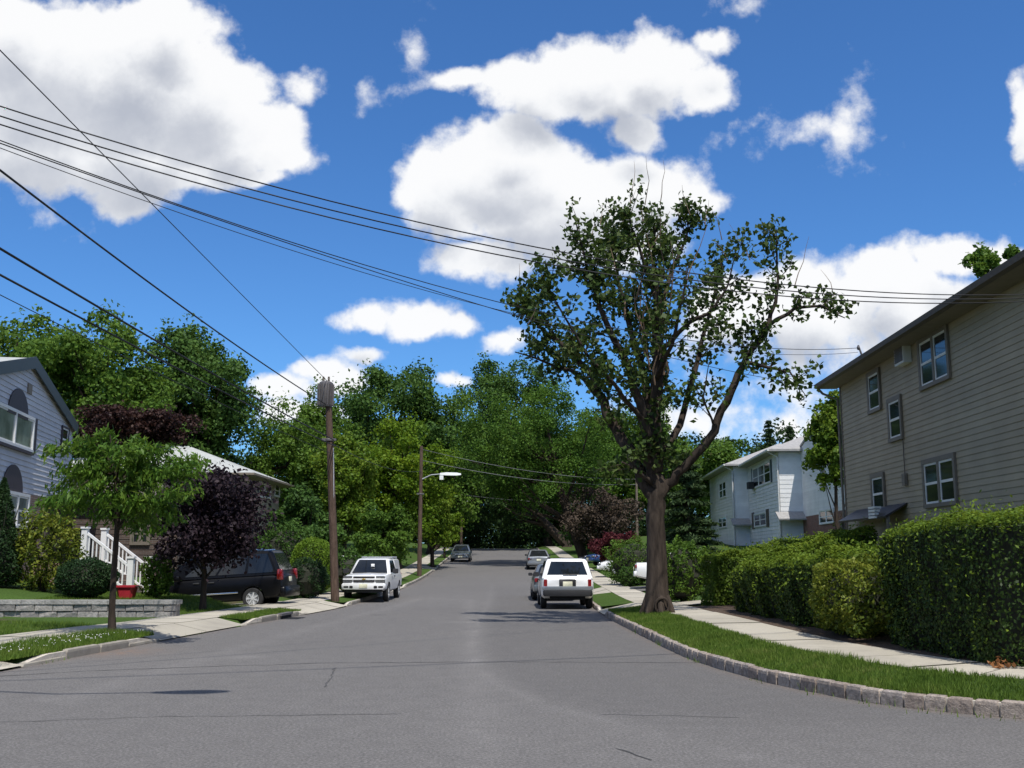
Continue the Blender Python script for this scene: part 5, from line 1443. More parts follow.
def vehicle(name, label, cat, loc, heading, paint, S, pitch=0.0, group='parked vehicles'):
    root = thing(name, label, cat, loc, heading, group, pitch)
    W = S['W']/2; r = S['r']; xf, xr = S['axles']
    mb = MB(); mb.loft([body_ring(*st) for st in S['body']])
    me = mb.mesh('body', [M[paint], M['black_plastic']]); bo = bpy.data.objects.new('body', me); COL.objects.link(bo)
    cutters = []
    for x in (xf, xr):
        cm = MB(); cm.lathe([(r*1.16, -W-.2), (r*1.16, W+.2)], 'y', 24, (x, 0, r)); cm.m = [1]*len(cm.f)
        c = bpy.data.objects.new('cutter', cm.mesh('cutter', [M[paint], M['black_plastic']], smooth=False)); COL.objects.link(c); cutters.append(c)
        md = bo.modifiers.new('b', 'BOOLEAN'); md.operation = 'DIFFERENCE'; md.object = c; md.solver = 'EXACT'
    # make closed bodies consistent before cutting
    import bmesh
    for ob in [bo]+cutters:
        b_ = bmesh.new(); b_.from_mesh(ob.data); bmesh.ops.recalc_face_normals(b_, faces=b_.faces); b_.to_mesh(ob.data); b_.free()
    bpy.context.view_layer.update(); dg = bpy.context.evaluated_depsgraph_get()
    me2 = bpy.data.meshes.new_from_object(bo.evaluated_get(dg)); 
    for c in cutters: bpy.data.objects.remove(c)
    bpy.data.objects.remove(bo)
    # greenhouse joined into the same body mesh
    gb = MB(); z0, z1 = S['belt'], S['roof']; b0, b1, t0, t1, w0, w1 = S['cab']
    lev = [(0, 0), (.5, 0), (.86, 0), (.96, .03), (1.0, .10)]
    rings = []
    for f, sh in lev:
        f2 = min(f, 1); rings.append(cab_ring(b0+(t0-b0)*f2+sh, b1+(t1-b1)*f2-sh*1.6, w0+(w1-w0)*f2-sh, z0-.03+(z1-z0+.03)*f))
    gb.loft(rings)
    for ex in S.get('extra', []): gb.loft(ex)
    import bmesh
    b_ = bmesh.new(); b_.from_mesh(me2); t = gb.mesh('t', [M[paint]]); b_.from_mesh(t); b_.to_mesh(me2); b_.free(); bpy.data.meshes.remove(t)
    shade(me2, 32); bo = bpy.data.objects.new('body', me2); COL.objects.link(bo); bo.parent = root
    # glass
    V = Vector
    def face(side):
        if side == 'front': return [V((b1, w0, z0)), V((b1, -w0, z0)), V((t1, -w1, z1)), V((t1, w1, z1))][::-1] and [V((b1, -w0, z0)), V((b1, w0, z0)), V((t1, w1, z1)), V((t1, -w1, z1))]
        if side == 'rear': return [V((b0, w0, z0)), V((b0, -w0, z0)), V((t0, -w1, z1)), V((t0, w1, z1))]
        if side == 'r': return [V((b0, -w0, z0)), V((b1, -w0, z0)), V((t1, -w1, z1)), V((t0, -w1, z1))]
        return [V((b1, w0, z0)), V((b0, w0, z0)), V((t0, w1, z1)), V((t1, w1, z1))]
    gl = S.get('glass', 'car_glass')
    mb = MB(); a, b, c, d = S.get('ws', (.07, .93, .10, .90)); panel(mb, face('front'), [(a, .05), (b, .05), (d, .90), (c, .90)]); mb.build('windshield', M[gl], root)
    if S.get('rw'):
        a, b, v0, v1 = S['rw']; mb = MB(); panel(mb, face('rear'), [(a, v0), (b, v0), (b-.025, v1), (a+.025, v1)]); mb.build('rear_window', M['car_glass'], root)
    for (ub0, ub1, ut0, ut1) in S['side']:
        for sd in 'rl':
            mb = MB(); q = [(ub0, .07), (ub1, .07), (ut1, .86), (ut0, .86)]
            if sd == 'l': q = [(1-u, v) for u, v in q][::-1]
            panel(mb, face(sd), q); mb.build('side_window', M[S.get('sglass', 'car_glass')], root)
    # wheels
    for x in (xf, xr):
        for sy in (-1, 1):
            y = sy*(W-.115); tw = .105
            mb = MB(); mb.lathe([(r*.62, -tw), (r*.9, -tw), (r*.985, -tw*.72), (r, -tw*.4), (r, tw*.4), (r*.985, tw*.72), (r*.9, tw), (r*.62, tw), (r*.60, 0), (r*.62, -tw)], 'y', 28); mb.f = mb.f[:-2]; mb.m = mb.m[:-2]
            wh = mb.build('wheel', M['tyre'], root, smooth=30); wh.location = (x, y, r)
            mb = MB(); f = sy*(tw-.012); mb.lathe([(r*.625, f-sy*.05), (r*.625, f), (r*.55, f-sy*.01), (r*.52, f-sy*.045), (.001, f-sy*.05)] if sy > 0 else [(.001, f-sy*.05), (r*.52, f-sy*.045), (r*.55, f-sy*.01), (r*.625, f), (r*.625, f-sy*.05)], 'y', 24, mi=1)
            ns = S.get('spokes', 6)
            for k in range(ns):
                t_ = 2*math.pi*k/ns; ca, sa = math.cos(t_), math.sin(t_)
                mb.obox((ca*r*.33, f-sy*.02, sa*r*.33), (ca*r*.27, 0, sa*r*.27), (-sa*r*.075, 0, ca*r*.075), (0, .022, 0))
            mb.lathe([(r*.15, f-.03), (r*.15, f+.012*sy), (.001, f+.014*sy)] if sy > 0 else [(.001, f+.014*sy), (r*.15, f+.012*sy), (r*.15, f+.03)], 'y', 12)
            mb.lathe([(r*.64, f-sy*.02), (r*.64, f+sy*.004), (r*.57, f+sy*.004), (r*.57, f-sy*.02)], 'y', 28)
            mb.build('rim', [M['alloy'], M['dark_void']], wh, smooth=30)
    def boxes(nm, mat, lst, mirror=True, bevel=0):
        """each entry is one part: (centre, size); mirrored on y when wanted"""
        for cpt, sz in lst:
            for sy in ((1, -1) if mirror else (1,)):
                mb = MB(); x, y, z = cpt; a_, b_, c_ = [s/2 for s in sz]; e = min(a_, b_, c_)*.45
                rg_ = lambda xx, k: [(xx, -b_+k, -c_), (xx, b_-k, -c_), (xx, b_, -c_+k), (xx, b_, c_-k), (xx, b_-k, c_), (xx, -b_+k, c_), (xx, -b_, c_-k), (xx, -b_, -c_+k)]
                sc_ = lambda ring, f: [(p[0], p[1]*f, p[2]*f) for p in ring]
                mb.loft([sc_(rg_(-a_, e), .92), rg_(-a_+e, e), rg_(a_-e, e), sc_(rg_(a_, e), .92)])
                ob = mb.build(nm, M[mat] if isinstance(mat, str) else mat, root, smooth=50); ob.location = (x, y*sy, z)
    for nm, mat, lst, mir in S['bits']: boxes(nm, mat, lst, mir)
    # underbody keeps the light from passing straight beneath the sills
    return root

def onroad(px, Y, side=0): 
    x = at(px, 560, Y).x; return (x, Y, float(R(Y))+.002)

# --- white boxy SUV seen from behind
suv = dict(W=1.80, r=.365, axles=(1.30, -1.39), belt=1.06, roof=1.69,
    body=[(-2.26, .70, .52, .98), (-2.20, .84, .44, 1.05), (-2.0, .90, .36, 1.07), (-1.0, .90, .32, 1.07), (.5, .90, .32, 1.07), (.95, .895, .32, 1.06), (1.5, .87, .34, 1.02), (2.0, .83, .36, .96), (2.2, .74, .44, .90), (2.26, .66, .52, .82)],
    cab=(-2.19, .98, -1.86, .18, .86, .67), rw=(.09, .91, .16, .84), side=[(.04, .22, .06, .23), (.26, .50, .27, .50), (.53, .86, .53, .84)],
    bits=[('tail_light', 'red_lens', [((-2.235, .745, .86), (.08, .12, .28))], True),
          ('bumper', 'black_plastic', [((-2.28, 0, .55), (.20, 1.66, .22)), ((2.25, 0, .55), (.2, 1.6, .24))], False),
          ('bumper_cap', 'car_silver', [((-2.285, 0, .71), (.16, 1.70, .13))], False),
          ('plate_recess', 'black_plastic', [((-2.268, 0, .875), (.05, .56, .27))], False),
          ('license_plate', 'plate', [((-2.298, 0, .85), (.02, .32, .16))], False),
          ('mirror', 'black_plastic', [((.72, .96, 1.12), (.14, .20, .17))], True),
          ('headlight', 'clear_lens', [((2.22, .6, .83), (.08, .32, .17))], True),
          ('roof_rail', 'black_plastic', [((-.9, .57, 1.715), (1.7, .04, .05))], True),
          ('exhaust_guard', 'dark_void', [((-2.05, 0, .40), (.4, 1.2, .16))], False),
          ('rear_wiper', 'black_plastic', [((-2.17, -.1, 1.17), (.03, .5, .03))], False),
          ('door_handle', 'black_plastic', [((.05, .895, .95), (.16, .04, .04)), ((-.95, .895, .95), (.16, .04, .04))], True)])
p = onroad(563.5, 37.6)
vehicle('parked_suv', 'white boxy SUV parked at the right kerb, seen from behind', 'suv', p, RAD(90.5), 'car_white', suv)

# --- white pickup with a bed cap, facing the camera
tr = dict(W=1.74, r=.355, axles=(1.62, -1.55), belt=1.07, roof=1.66, glass='car_glass',
    body=[(-2.55, .78, .55, 1.05), (-2.5, .85, .48, 1.08), (-1.5, .87, .38, 1.08), (0, .87, .36, 1.08), (1.0, .87, .36, 1.07), (1.5, .865, .38, 1.06), (2.1, .84, .42, 1.02), (2.42, .80, .46, .97), (2.5, .74, .5, .92)],
    cab=(-.92, 1.12, -.80, .28, .83, .66), side=[(.06, .42, .08, .43), (.47, .88, .48, .86)], ws=(.07, .93, .1, .9),
    extra=[[[(x, y, z) for y, z in ((-.80, 1.06), (-.70, 1.58), (-.62, 1.64), (.62, 1.64), (.70, 1.58), (.80, 1.06))] for x in (-2.46, -.95)]],
    bits=[('grille', 'black_plastic', [((2.485, 0, .945), (.08, .84, .07)), ((2.495, 0, .80), (.08, .82, .10))], False),
          ('grille_bar', 'car_white', [((2.515, 0, .872), (.06, 1.62, .06))], False),
          ('emblem', 'amber', [((2.548, 0, .872), (.012, .15, .035)), ((2.549, 0, .872), (.012, .06, .055))], False),
          ('headlight', 'clear_lens', [((2.44, .63, .945), (.12, .36, .09)), ((2.455, .63, .80), (.12, .38, .15))], True),
          ('bumper', 'car_white', [((2.50, 0, .60), (.26, 1.70, .24)), ((-2.56, 0, .58), (.2, 1.66, .2))], False),
          ('air_intake', 'dark_void', [((2.57, .47, .575), (.14, .14, .10)), ((2.57, .67, .58), (.135, .20, .07))], True),
          ('license_plate', 'plate', [((2.638, .0, .615), (.02, .32, .16))], False),
          ('skid_plate', 'black_plastic', [((2.36, 0, .43), (.3, 1.4, .14))], False),
          ('mirror', 'black_plastic', [((.80, 1.0, 1.16), (.13, .22, .19))], True),
          ('tail_light', 'red_lens', [((-2.52, .77, .9), (.06, .12, .28))], True),
          ('rack_bar', 'galv', [((-.95, 0, 1.70), (.05, 1.3, .05)), ((-2.2, 0, 1.70), (.05, 1.3, .05))], False),
          ('rack_rail', 'galv', [((-1.57, .62, 1.705), (1.5, .05, .05))], True),
          ('rack_post', 'galv', [((-.95, .62, 1.66), (.05, .05, .14)), ((-2.2, .62, 1.66), (.05, .05, .14))], True),
          ('sticker', 'white_paint', [((.80, .08, 1.38), (.03, .14, .12))], False),
          ('door_handle', 'black_plastic', [((.0, .872, .96), (.16, .04, .04))], True)])
p = onroad(374, 43.0)
vehicle('parked_pickup', 'white pickup with roof rack and bed cap parked facing us beside the utility pole', 'pickup truck', p, RAD(-91), 'car_white', tr)

# --- black minivan in the left driveway
van = dict(W=1.94, r=.345, axles=(1.62, -1.42), belt=1.10, roof=1.88,
    body=[(-2.42, .76, .5, .98), (-2.36, .90, .40, 1.05), (-2.1, .96, .32, 1.08), (-1, .97, .28, 1.08), (.6, .97, .28, 1.07), (1.3, .965, .28, 1.04), (1.9, .92, .3, .96), (2.4, .82, .34, .84), (2.62, .66, .42, .72), (2.68, .52, .5, .64)],
    cab=(-2.36, 1.75, -2.02, .55, .92, .73), rw=(.08, .92, .14, .86), side=[(.045, .27, .065, .27), (.295, .52, .295, .515), (.54, .80, .54, .76)], spokes=7,
    bits=[('tail_light', 'red_lens', [((-2.33, .85, 1.06), (.18, .13, .36))], True),
          ('bumper', 'car_black', [((-2.40, 0, .50), (.22, 1.8, .34)), ((2.62, 0, .5), (.2, 1.3, .24))], False),
          ('license_plate', 'plate', [((-2.43, 0, .9), (.02, .32, .16))], False),
          ('side_moulding', 'chrome', [((.20, .972, .56), (2.3, .025, .045))], True),
          ('mirror', 'car_black', [((1.05, 1.06, 1.12), (.16, .2, .18))], True),
          ('headlight', 'clear_lens', [((2.50, .66, .76), (.22, .3, .14))], True),
          ('roof_rail', 'chrome', [((-.75, .62, 1.91), (2.0, .04, .05))], True),
          ('door_handle', 'black_plastic', [((.45, .966, .93), (.2, .04, .05)), ((-.05, .966, .93), (.2, .04, .05))], True)])
rx_ = at(263, 595, 35.4).x
zc = Tz(rx_-1.4, 35.4)
vehicle('parked_minivan', 'black minivan parked nose-down in the left driveway', 'minivan', (rx_-1.42, 35.4, float(R(35.4))-.035), RAD(176), 'car_black', van, RAD(3.6))

def sedan_spec(**k):
    s = dict(W=1.78, r=.315, axles=(1.36, -1.36), belt=.92, roof=1.42,
        body=[(-2.36, .70, .46, .88), (-2.28, .82, .36, .95), (-1.9, .87, .28, .96), (-1, .89, .24, .94), (.6, .89, .24, .93), (1.3, .88, .26, .88), (2.0, .82, .3, .78), (2.3, .72, .36, .70), (2.38, .6, .44, .62)],
        cab=(-1.85, 1.15, -1.05, .15, .82, .60), rw=(.07, .93, .10, .90), side=[(.10, .46, .16, .46), (.50, .88, .50, .84)],
        bits=[('tail_light', 'red_lens', [((-2.30, .64, .80), (.12, .30, .16))], True), ('headlight', 'clear_lens', [((2.28, .60, .66), (.16, .32, .13))], True),
              ('bumper', 'car_grey', [((-2.36, 0, .50), (.16, 1.64, .22)), ((2.36, 0, .46), (.16, 1.46, .2))], False), ('license_plate', 'plate', [((-2.42, 0, .72), (.02, .32, .15)), ((2.45, 0, .48), (.02, .32, .15))], False),
              ('grille', 'black_plastic', [((2.37, 0, .62), (.06, .7, .09))], False), ('mirror', 'black_plastic', [((.75, .90, .98), (.13, .18, .13))], True)])
    s.update(k); return s
def with_bumper(paint):
    s = sedan_spec(); s['bits'] = [(n, paint if n == 'bumper' else m, l, mi) for n, m, l, mi in s['bits']]; return s
p = onroad(552, 44); vehicle('parked_sedan', 'grey-green sedan almost hidden in front of the white SUV', 'sedan', p, RAD(90), 'car_grey', sedan_spec())
p = onroad(538, 79); vehicle('parked_sedan', 'silver sedan with red tail lights parked far up the right kerb', 'sedan', p, RAD(90), 'car_silver', with_bumper('car_silver'), -RAD(2))
p = onroad(461.5, 93); vehicle('parked_sedan', 'grey sedan facing us near the crest on the left side', 'sedan', p, RAD(-90), 'car_grey', sedan_spec(), RAD(2.5))
p = at(346, 560, 50.5); vehicle('parked_sedan', 'white sedan in a left driveway, half hidden behind the pole and pickup', 'sedan', (p.x, 52.0, Tz(p.x, 52.0)+.04), RAD(-82), 'car_white', with_bumper('car_white'))
p = at(637, 580, 46); vehicle('parked_sedan', 'white sedan tail peeping out behind the street tree trunk', 'sedan', (p.x+2.3, 46, Tz(p.x+2.3, 46)+.04), RAD(-6), 'car_white', with_bumper('car_white'))
p = at(592, 560, 74); vehicle('parked_sedan', 'dark blue car in a yard under the maroon maple', 'sedan', (p.x+1.9, 74, Tz(p.x+1.9, 74)+.02), RAD(200), 'blue_paint', with_bumper('blue_paint'))
p = at(603, 570, 58); vehicle('parked_sedan', 'silver-white car nose showing past the SUV at the right', 'sedan', (p.x+2.3, 60, Tz(p.x+2.3, 60)+.02), RAD(172), 'car_white', with_bumper('car_white'))
# ---------------------------------------------------------------- poles, lamps, cables
def utility_pole(label, px, Y, ztop, lean, r=(.17, .12), mat='wood_pole', name='utility_pole', cat='utility pole', x=None, side=0):
    bx = x if x is not None else at(px, 560, Y).x; gz = Tz(bx, Y)
    if gz < float(R(Y)): gz = float(R(Y))+.14
    root = thing(name, label, cat, (bx, Y, gz)); h = ztop-gz
    mb = MB(); mb.tube([(0, 0, -.3), (lean*.3, 0, h*.3), (lean*.7, 0, h*.7), (lean, 0, h)], [r[0], r[0]*.92, r[1]*1.1, r[1]], 12)
    mb.build('shaft', M[mat], root, smooth=40)
    return root, Vector((bx+lean, Y, ztop)), h
Yp = 38.0
pb = at(339, 598, Yp); top = at(331, 383, Yp)
pole, ptop, ph = utility_pole('brown wooden utility pole with ribbed grey transformer beside the white pickup', 339, Yp, top.z, top.x-pb.x, (.155, .115), x=pb.x-.12)
o = pole.location
# transformer drum with cooling ribs
tc = at(325.5, 395, Yp-.05); a = at(325, 382, Yp).z; b = at(325, 407, Yp).z; h = a-b
mb = MB(); rr = .245; cx, cz = tc.x-o.x, b-o.z
mb.lathe([(.02, cz), (rr*.92, cz), (rr, cz+.03), (rr, cz+h-.06), (rr*.96, cz+h-.02), (rr*.5, cz+h+.03), (.02, cz+h+.04)], n=24, c=(cx, -.02, 0))
tf = mb.build('transformer', M['steel_grey'], pole, smooth=35)
mb = MB()
for k in range(16):
    t = 2*math.pi*k/16; mb.obox((cx+math.cos(t)*(rr+.03), -.02+math.sin(t)*(rr+.03), cz+h*.48), (math.cos(t)*.04, math.sin(t)*.04, 0), (-math.sin(t)*.008, math.cos(t)*.008, 0), (0, 0, h*.42))
mb.build('cooling_rib', M['steel_grey'], tf)
mb = MB()
for dx in (-.1, .1):
    mb = MB(); mb.lathe([(.035, cz+h+.03), (.05, cz+h+.06), (.03, cz+h+.09), (.05, cz+h+.12), (.03, cz+h+.15), (.045, cz+h+.18), (.01, cz+h+.21)], n=10, c=(cx+dx, -.02, 0)); mb.build('bushing', M['wood_grey'], tf)
mb = MB(); zb_ = cz+h*.3
for z in (zb_, cz+h*.8):
    mb = MB(); mb.box((cx+rr-.05, -.06, z), (ptop.x-o.x+.05, .02, z+.06)); mb.build('bracket', M['galv'], tf)
def clamp(root, x, z, s=.2):
    mb = MB(); mb.lathe([(s, z-.05), (s+.015, z-.03), (s+.015, z+.03), (s, z+.05)], n=14, c=(x, 0, 0))
    mb.box((x-s-.12, -.1, z-.04), (x-s+.02, .02, z+.06)); mb.box((x+s-.02, -.1, z-.03), (x+s+.1, .0, z+.05))
    return mb.build('cable_clamp', M['steel_grey'], root)
zc1 = at(336, 440, Yp).z-o.z; clamp(pole, (top.x-pb.x)*.75, zc1, .15)
mb = MB(); mb.tube([((top.x-pb.x)*.75+.17, -.02, zc1-1.3), ((top.x-pb.x)*.8+.17, -.02, zc1-.3)], .03, 6); mb.tube([((top.x-pb.x)*.4+.16, -.08, .2), ((top.x-pb.x)*.7+.15, -.09, zc1-.5)], .018, 6); mb.build('conduit', M['galv'], pole)

def street_lamp_pole(label, px, Y, ytop, armpx, army, headpx):
    t = at(px, ytop, Y); root, tp, h = utility_pole(label, px, Y, t.z, 0.02, (.15, .10), name='lamp_pole', cat='street lamp'); o = root.location
    a0 = at(armpx[0], army[0], Y)-o; a1 = at(armpx[1], army[1], Y-.2)-o
    mb = MB(); mb.tube([(0.02, 0, a0.z-.05), (a0.x+.1, -.05, a0.z), a0.lerp(a1, .5)+Vector((0, 0, .10)), a1], [.035, .035, .03, .03], 8); mb.build('lamp_arm', M['galv'], root)
    h0 = at(headpx[0], army[1]-1, Y-.2)-o; h1 = at(headpx[1], army[1]-1, Y-.2)-o
    mb = MB(); L = h1.x-h0.x
    def ring(x, w, z0, z1): return [(x, h0.y-w, z0), (x, h0.y+w, z0), (x, h0.y+w*.8, z1), (x, h0.y-w*.8, z1)]
    z = a1.z
    mb.loft([ring(h0.x, .07, z-.06, z+.06), ring(h0.x+L*.3, .14, z-.09, z+.10), ring(h0.x+L*.8, .15, z-.10, z+.08), ring(h0.x+L, .08, z-.06, z+.03)])
    hd = mb.build('lamp_head', M['white_paint'], root, smooth=40)
    mb = MB(); mb.box((h0.x-.02, h0.y-.09, z-.36), (h0.x+.22, h0.y+.09, z-.09)); mb.build('lamp_housing', M['white_paint'], hd)
    mb = MB(); zc = at(px, 494 if ytop < 460 else ytop+20, Y).z-o.z; clamp(root, .01, zc, .12)
    return root, tp
lp, ltop = street_lamp_pole('wooden pole with white street lamp arm on the left pavement', 419.5, 65, 446, (421, 441), (479, 474), (440, 461))
x_ = at(461, 500, 108).x
lp2, ltop2 = street_lamp_pole('slim distant pole with small white lamp near the crest of the road', 461, 112, 490, (461, 465), (505, 501), (462, 468))
# pole on the left outside the frame whose long lamp arm throws its shadow on the road
SUN_AZ, SUN_EL = 18.0, 63.0
sdir = Vector((math.sin(RAD(SUN_AZ))*math.cos(RAD(SUN_EL)), -math.cos(RAD(SUN_AZ))*math.cos(RAD(SUN_EL)), math.sin(RAD(SUN_EL))))
def shadow_src(px, py, z):
    x, y = gpt(px, py); k = z/sdir.z; return Vector((x+sdir.x*k, y+sdir.y*k, z))
A_X, A_Y = -8.35, 10.0
poleA, atop, ah = utility_pole('tall wooden utility pole with a long lamp arm on the near left kerb', 0, A_Y, 10.1, .0, (.18, .13), x=A_X); oA = poleA.location
hd = shadow_src(186, 692, 9.0); st = shadow_src(0, 695, 9.0)
mb = MB(); mb.tube([Vector((A_X, A_Y, 8.3))-oA, Vector((A_X+.6, A_Y-.3, 8.85))-oA, st.lerp(hd, .3)-oA, hd-oA], [.04, .04, .035, .03], 8); mb.build('lamp_arm', M['galv'], poleA)
mb = MB(); dvec = (hd-st).normalized(); p0 = hd-oA-dvec*.1
def rg2(t, w, z0, z1):
    c = p0+dvec*t; s = Vector((-dvec.y, dvec.x, 0))*w
    return [c-s+Vector((0, 0, z0)), c+s+Vector((0, 0, z0)), c+s*.8+Vector((0, 0, z1)), c-s*.8+Vector((0, 0, z1))]
mb.loft([rg2(-.3, .06, -.05, .05), rg2(0, .15, -.1, .09), rg2(.35, .17, -.1, .09), rg2(.62, .07, -.05, .03)]); mb.build('lamp_head', M['white_paint'], poleA, smooth=40)
# far pale pole on the right carrying the street-crossing cables
xr_ = at(637, 540, 88).x
poleR, rtop, rh = utility_pole('pale grey pole behind the maroon maple on the far right', 637, 88, at(637, 478, 88).z, .05, (.14, .1), 'wood_grey', x=xr_)

def cable(label, A, B, sag, r=.013, mat='cable', n=36):
    A = Vector(A); B = Vector(B); ts = np.linspace(0, 1, n)
    pts = [A.lerp(B, float(t))-Vector((0, 0, 4*sag*float(t)*(1-float(t)))) for t in ts]
    root_c = A.lerp(B, .5)-Vector((0, 0, sag))
    mb = MB(); mb.tube(pts, r, 6); o = mb.build('cable', M[mat], None, root_c, smooth=60); o.location = root_c
    tag(o, label, 'cable', 'overhead cables'); return o
Ax = Vector((A_X, A_Y, 0))
def pin(px, py): 
    return at(px, py, Yp)
cable('straight top cable from the upper left corner down to the transformer pole head', Ax+Vector((.1, 0, 9.75)), (ptop.x, Yp, ptop.z+.05+.5*0), .0, .010)
cable('thick slack cable ending at the transformer pole, highest of the heavy lines on the left', Ax+Vector((.1, 0, 7.85)), pin(327, 405), .22, .019)
cable('upper of two thick cables dipping behind the left treetops', Ax+Vector((.1, 0, 6.55)), pin(334, 440), .12, .021)
cable('lower of two thick cables dipping behind the left treetops', Ax+Vector((.1, 0, 6.10)), pin(335, 446), .12, .019)
cable('thin lowest cable at the left edge above the leafy trees', Ax+Vector((.1, 0, 5.80)), pin(335, 455), .12, .008)
w_ = TANW; L1 = w_.O.y-18.4
for k, (dz, sg, dr) in enumerate([(0, 1.0, .0), (-.11, 1.03, -.05), (-.20, 1.06, -.10)]):
    e = w_.p(L1, 6.45+dr, .06)
    cable(['topmost of the three cables sweeping over the street to the tan house', 'middle one of the three cables sweeping over the street to the tan house', 'lowest of the three cables sweeping over the street to the tan house'][k], Ax+Vector((.15, .0, 7.25+dz)), e, sg, .0085)
ue = w_.hit(885, 334)[0]; e4 = w_.p(ue, TAN_EV+.35, TAN_OH+.18)
cable('cable running to the bracket on the tan house eave', Ax+Vector((.15, 0, 7.02)), e4, 1.05, .0085)
cable('twin cable just under the one to the tan house eave bracket', Ax+Vector((.15, 0, 6.95)), e4+Vector((0, .06, -.12)), 1.10, .006)
cable('cable running to the far corner of the tan house eave', Ax+Vector((.15, 0, 6.92)), w_.p(-.40, TAN_EV+.10, TAN_OH+.15), .52, .009)
mb = MB(); mb.tube([e4+Vector((.1, 0, -.25)), e4+Vector((0, 0, .08))], .03, 8); mb.lathe([(.05, -.03), (.07, 0), (.05, .03)], 'x', 12, tuple(e4)); ins = mb.build('cable_bracket', M['steel_grey'], None, e4); ins.location = e4
tag(ins, 'small dark cable bracket with insulator on the tan house eave', 'bracket')
cable('pale distant cable crossing from the lamp pole to the far right, uppermost', (ltop.x, 65, ltop.z-.2), (rtop.x, 88, rtop.z-.1), .5, .014, 'cable_grey')
cable('pale distant cable crossing below the uppermost one from the lamp pole', (ltop.x, 65, ltop.z-.9), (rtop.x, 88, rtop.z-.55), .5, .014, 'cable_grey')
cable('pale sagging distant cable just above the parked cars', (ltop2.x, 112, ltop2.z-.5), (rtop.x, 88, rtop.z-2.2), .3, .016, 'cable_grey')
cable('cable along the left pavement between transformer pole and lamp pole', (ptop.x, Yp, at(335, 440, Yp).z), (ltop.x, 65, ltop.z-1.6), .4, .014)
# satellite-dish antenna on the tall gable of the row is left to the roofs; litter on the right pavement
lx, ly = None, None
q = at(1001, 661, 13.0); zq = Tz(q.x, q.y)
rg_ = np.random.default_rng(4); C = rg_.normal(size=(34, 3))*np.array([.07, .06, .03])+np.array([0, 0, .04]); V, Fq = leaves(C, .07, .05, rg_, None, .4)
M['lf_dead'] = leaf_mat('dead_leaf', [(.22, .09, .03), (.32, .15, .06), (.25, .12, .05)], .2)
lf = np_mesh('leaf_heap', V, Fq, M['lf_dead']); lf.location = (q.x, q.y, float(R(13))+.31); tag(lf, 'small heap of orange dead leaves on the pavement by the near hedge', 'leaf heap')

# ---------------------------------------------------------------- sky: Nishita with cumulus clouds fixed in world directions
W = bpy.data.worlds.new('World'); sc.world = W; W.use_nodes = True
nt = W.node_tree; bg = nt.nodes['Background']
sky = N(nt, 'ShaderNodeTexSky', sky_type='NISHITA'); sky.sun_disc = False
sky.sun_elevation = RAD(SUN_EL); sky.sun_rotation = RAD(180-SUN_AZ); sky.altitude = 50; sky.air_density = 1.0; sky.dust_density = .25; sky.ozone_density = 3.0
tc = N(nt, 'ShaderNodeTexCoord')
def vm(op, a, b=None):
    n = N(nt, 'ShaderNodeVectorMath', operation=op)
    for i, v in ((0, a), (1, b)):
        if v is None: continue
        if hasattr(v, 'links'): nt.links.new(v, n.inputs[i])
        else: n.inputs[i].default_value = v
    return n
def mt(op, a, b=None, c=None, clamp_=False):
    n = N(nt, 'ShaderNodeMath', operation=op); n.use_clamp = clamp_
    for i, v in ((0, a), (1, b), (2, c)):
        if v is None: continue
        if hasattr(v, 'links'): nt.links.new(v, n.inputs[i])
        else: n.inputs[i].default_value = v
    return n.outputs[0]
dirn = tc.outputs['Generated']
fw = (0, CP, SP); upv = (0, -SP, CP)
df = vm('DOT_PRODUCT', dirn, fw).outputs['Value']; du = vm('DOT_PRODUCT', dirn, upv).outputs['Value']; dx = vm('DOT_PRODUCT', dirn, (1, 0, 0)).outputs['Value']
dfc = mt('MAXIMUM', df, .08)
cb = N(nt, 'ShaderNodeCombineXYZ'); nt.links.new(mt('DIVIDE', dx, dfc), cb.inputs[0]); nt.links.new(mt('DIVIDE', du, dfc), cb.inputs[1])
uv = cb.outputs[0]
BL = [  # px, py, rx, ry
 (50, 70, 120, 85), (130, 75, 110, 75), (200, 95, 80, 62), (245, 130, 58, 40), (285, 157, 34, 20), (130, 145, 125, 60), (40, 140, 95, 62), (205, 165, 75, 35), (125, 195, 48, 20), (15, 30, 70, 50), (165, 30, 62, 38), (262, 178, 34, 14),
 (305, 88, 28, 17, .22), (417, 40, 13, 20, .11), (398, 90, 20, 9, .09), (735, 11, 14, 9, .09),
 (462, 78, 34, 17), (540, 85, 72, 40), (618, 82, 84, 46), (660, 58, 58, 38), (715, 42, 26, 13), (702, 84, 38, 26), (640, 128, 34, 24), (590, 60, 60, 30),
 (505, 165, 98, 46), (440, 195, 56, 52), (560, 205, 132, 58), (640, 188, 78, 40), (702, 195, 34, 20), (480, 262, 62, 24), (520, 140, 50, 28), (590, 240, 100, 36),
 (374, 316, 36, 18), (420, 320, 46, 19), (462, 324, 20, 14),
 (335, 376, 48, 18), (285, 392, 34, 15), (363, 355, 24, 11), (300, 412, 50, 14), (455, 378, 16, 8), (502, 338, 26, 14),
 (800, 305, 92, 45), (890, 282, 62, 40), (948, 260, 44, 24), (762, 335, 72, 44, .24), (850, 345, 92, 38, .26), (770, 425, 62, 24, .25), (722, 312, 44, 44), (925, 310, 60, 40), (700, 420, 70, 26, .25), (990, 262, 40, 22), (760, 385, 80, 25, .18),
 (1022, 118, 20, 48), (1050, 95, 30, 40),
 (858, 112, 12, 32, .09), (812, 133, 44, 10, .09), (845, 140, 24, 22, .11), (50, 223, 13, 8, .08)]
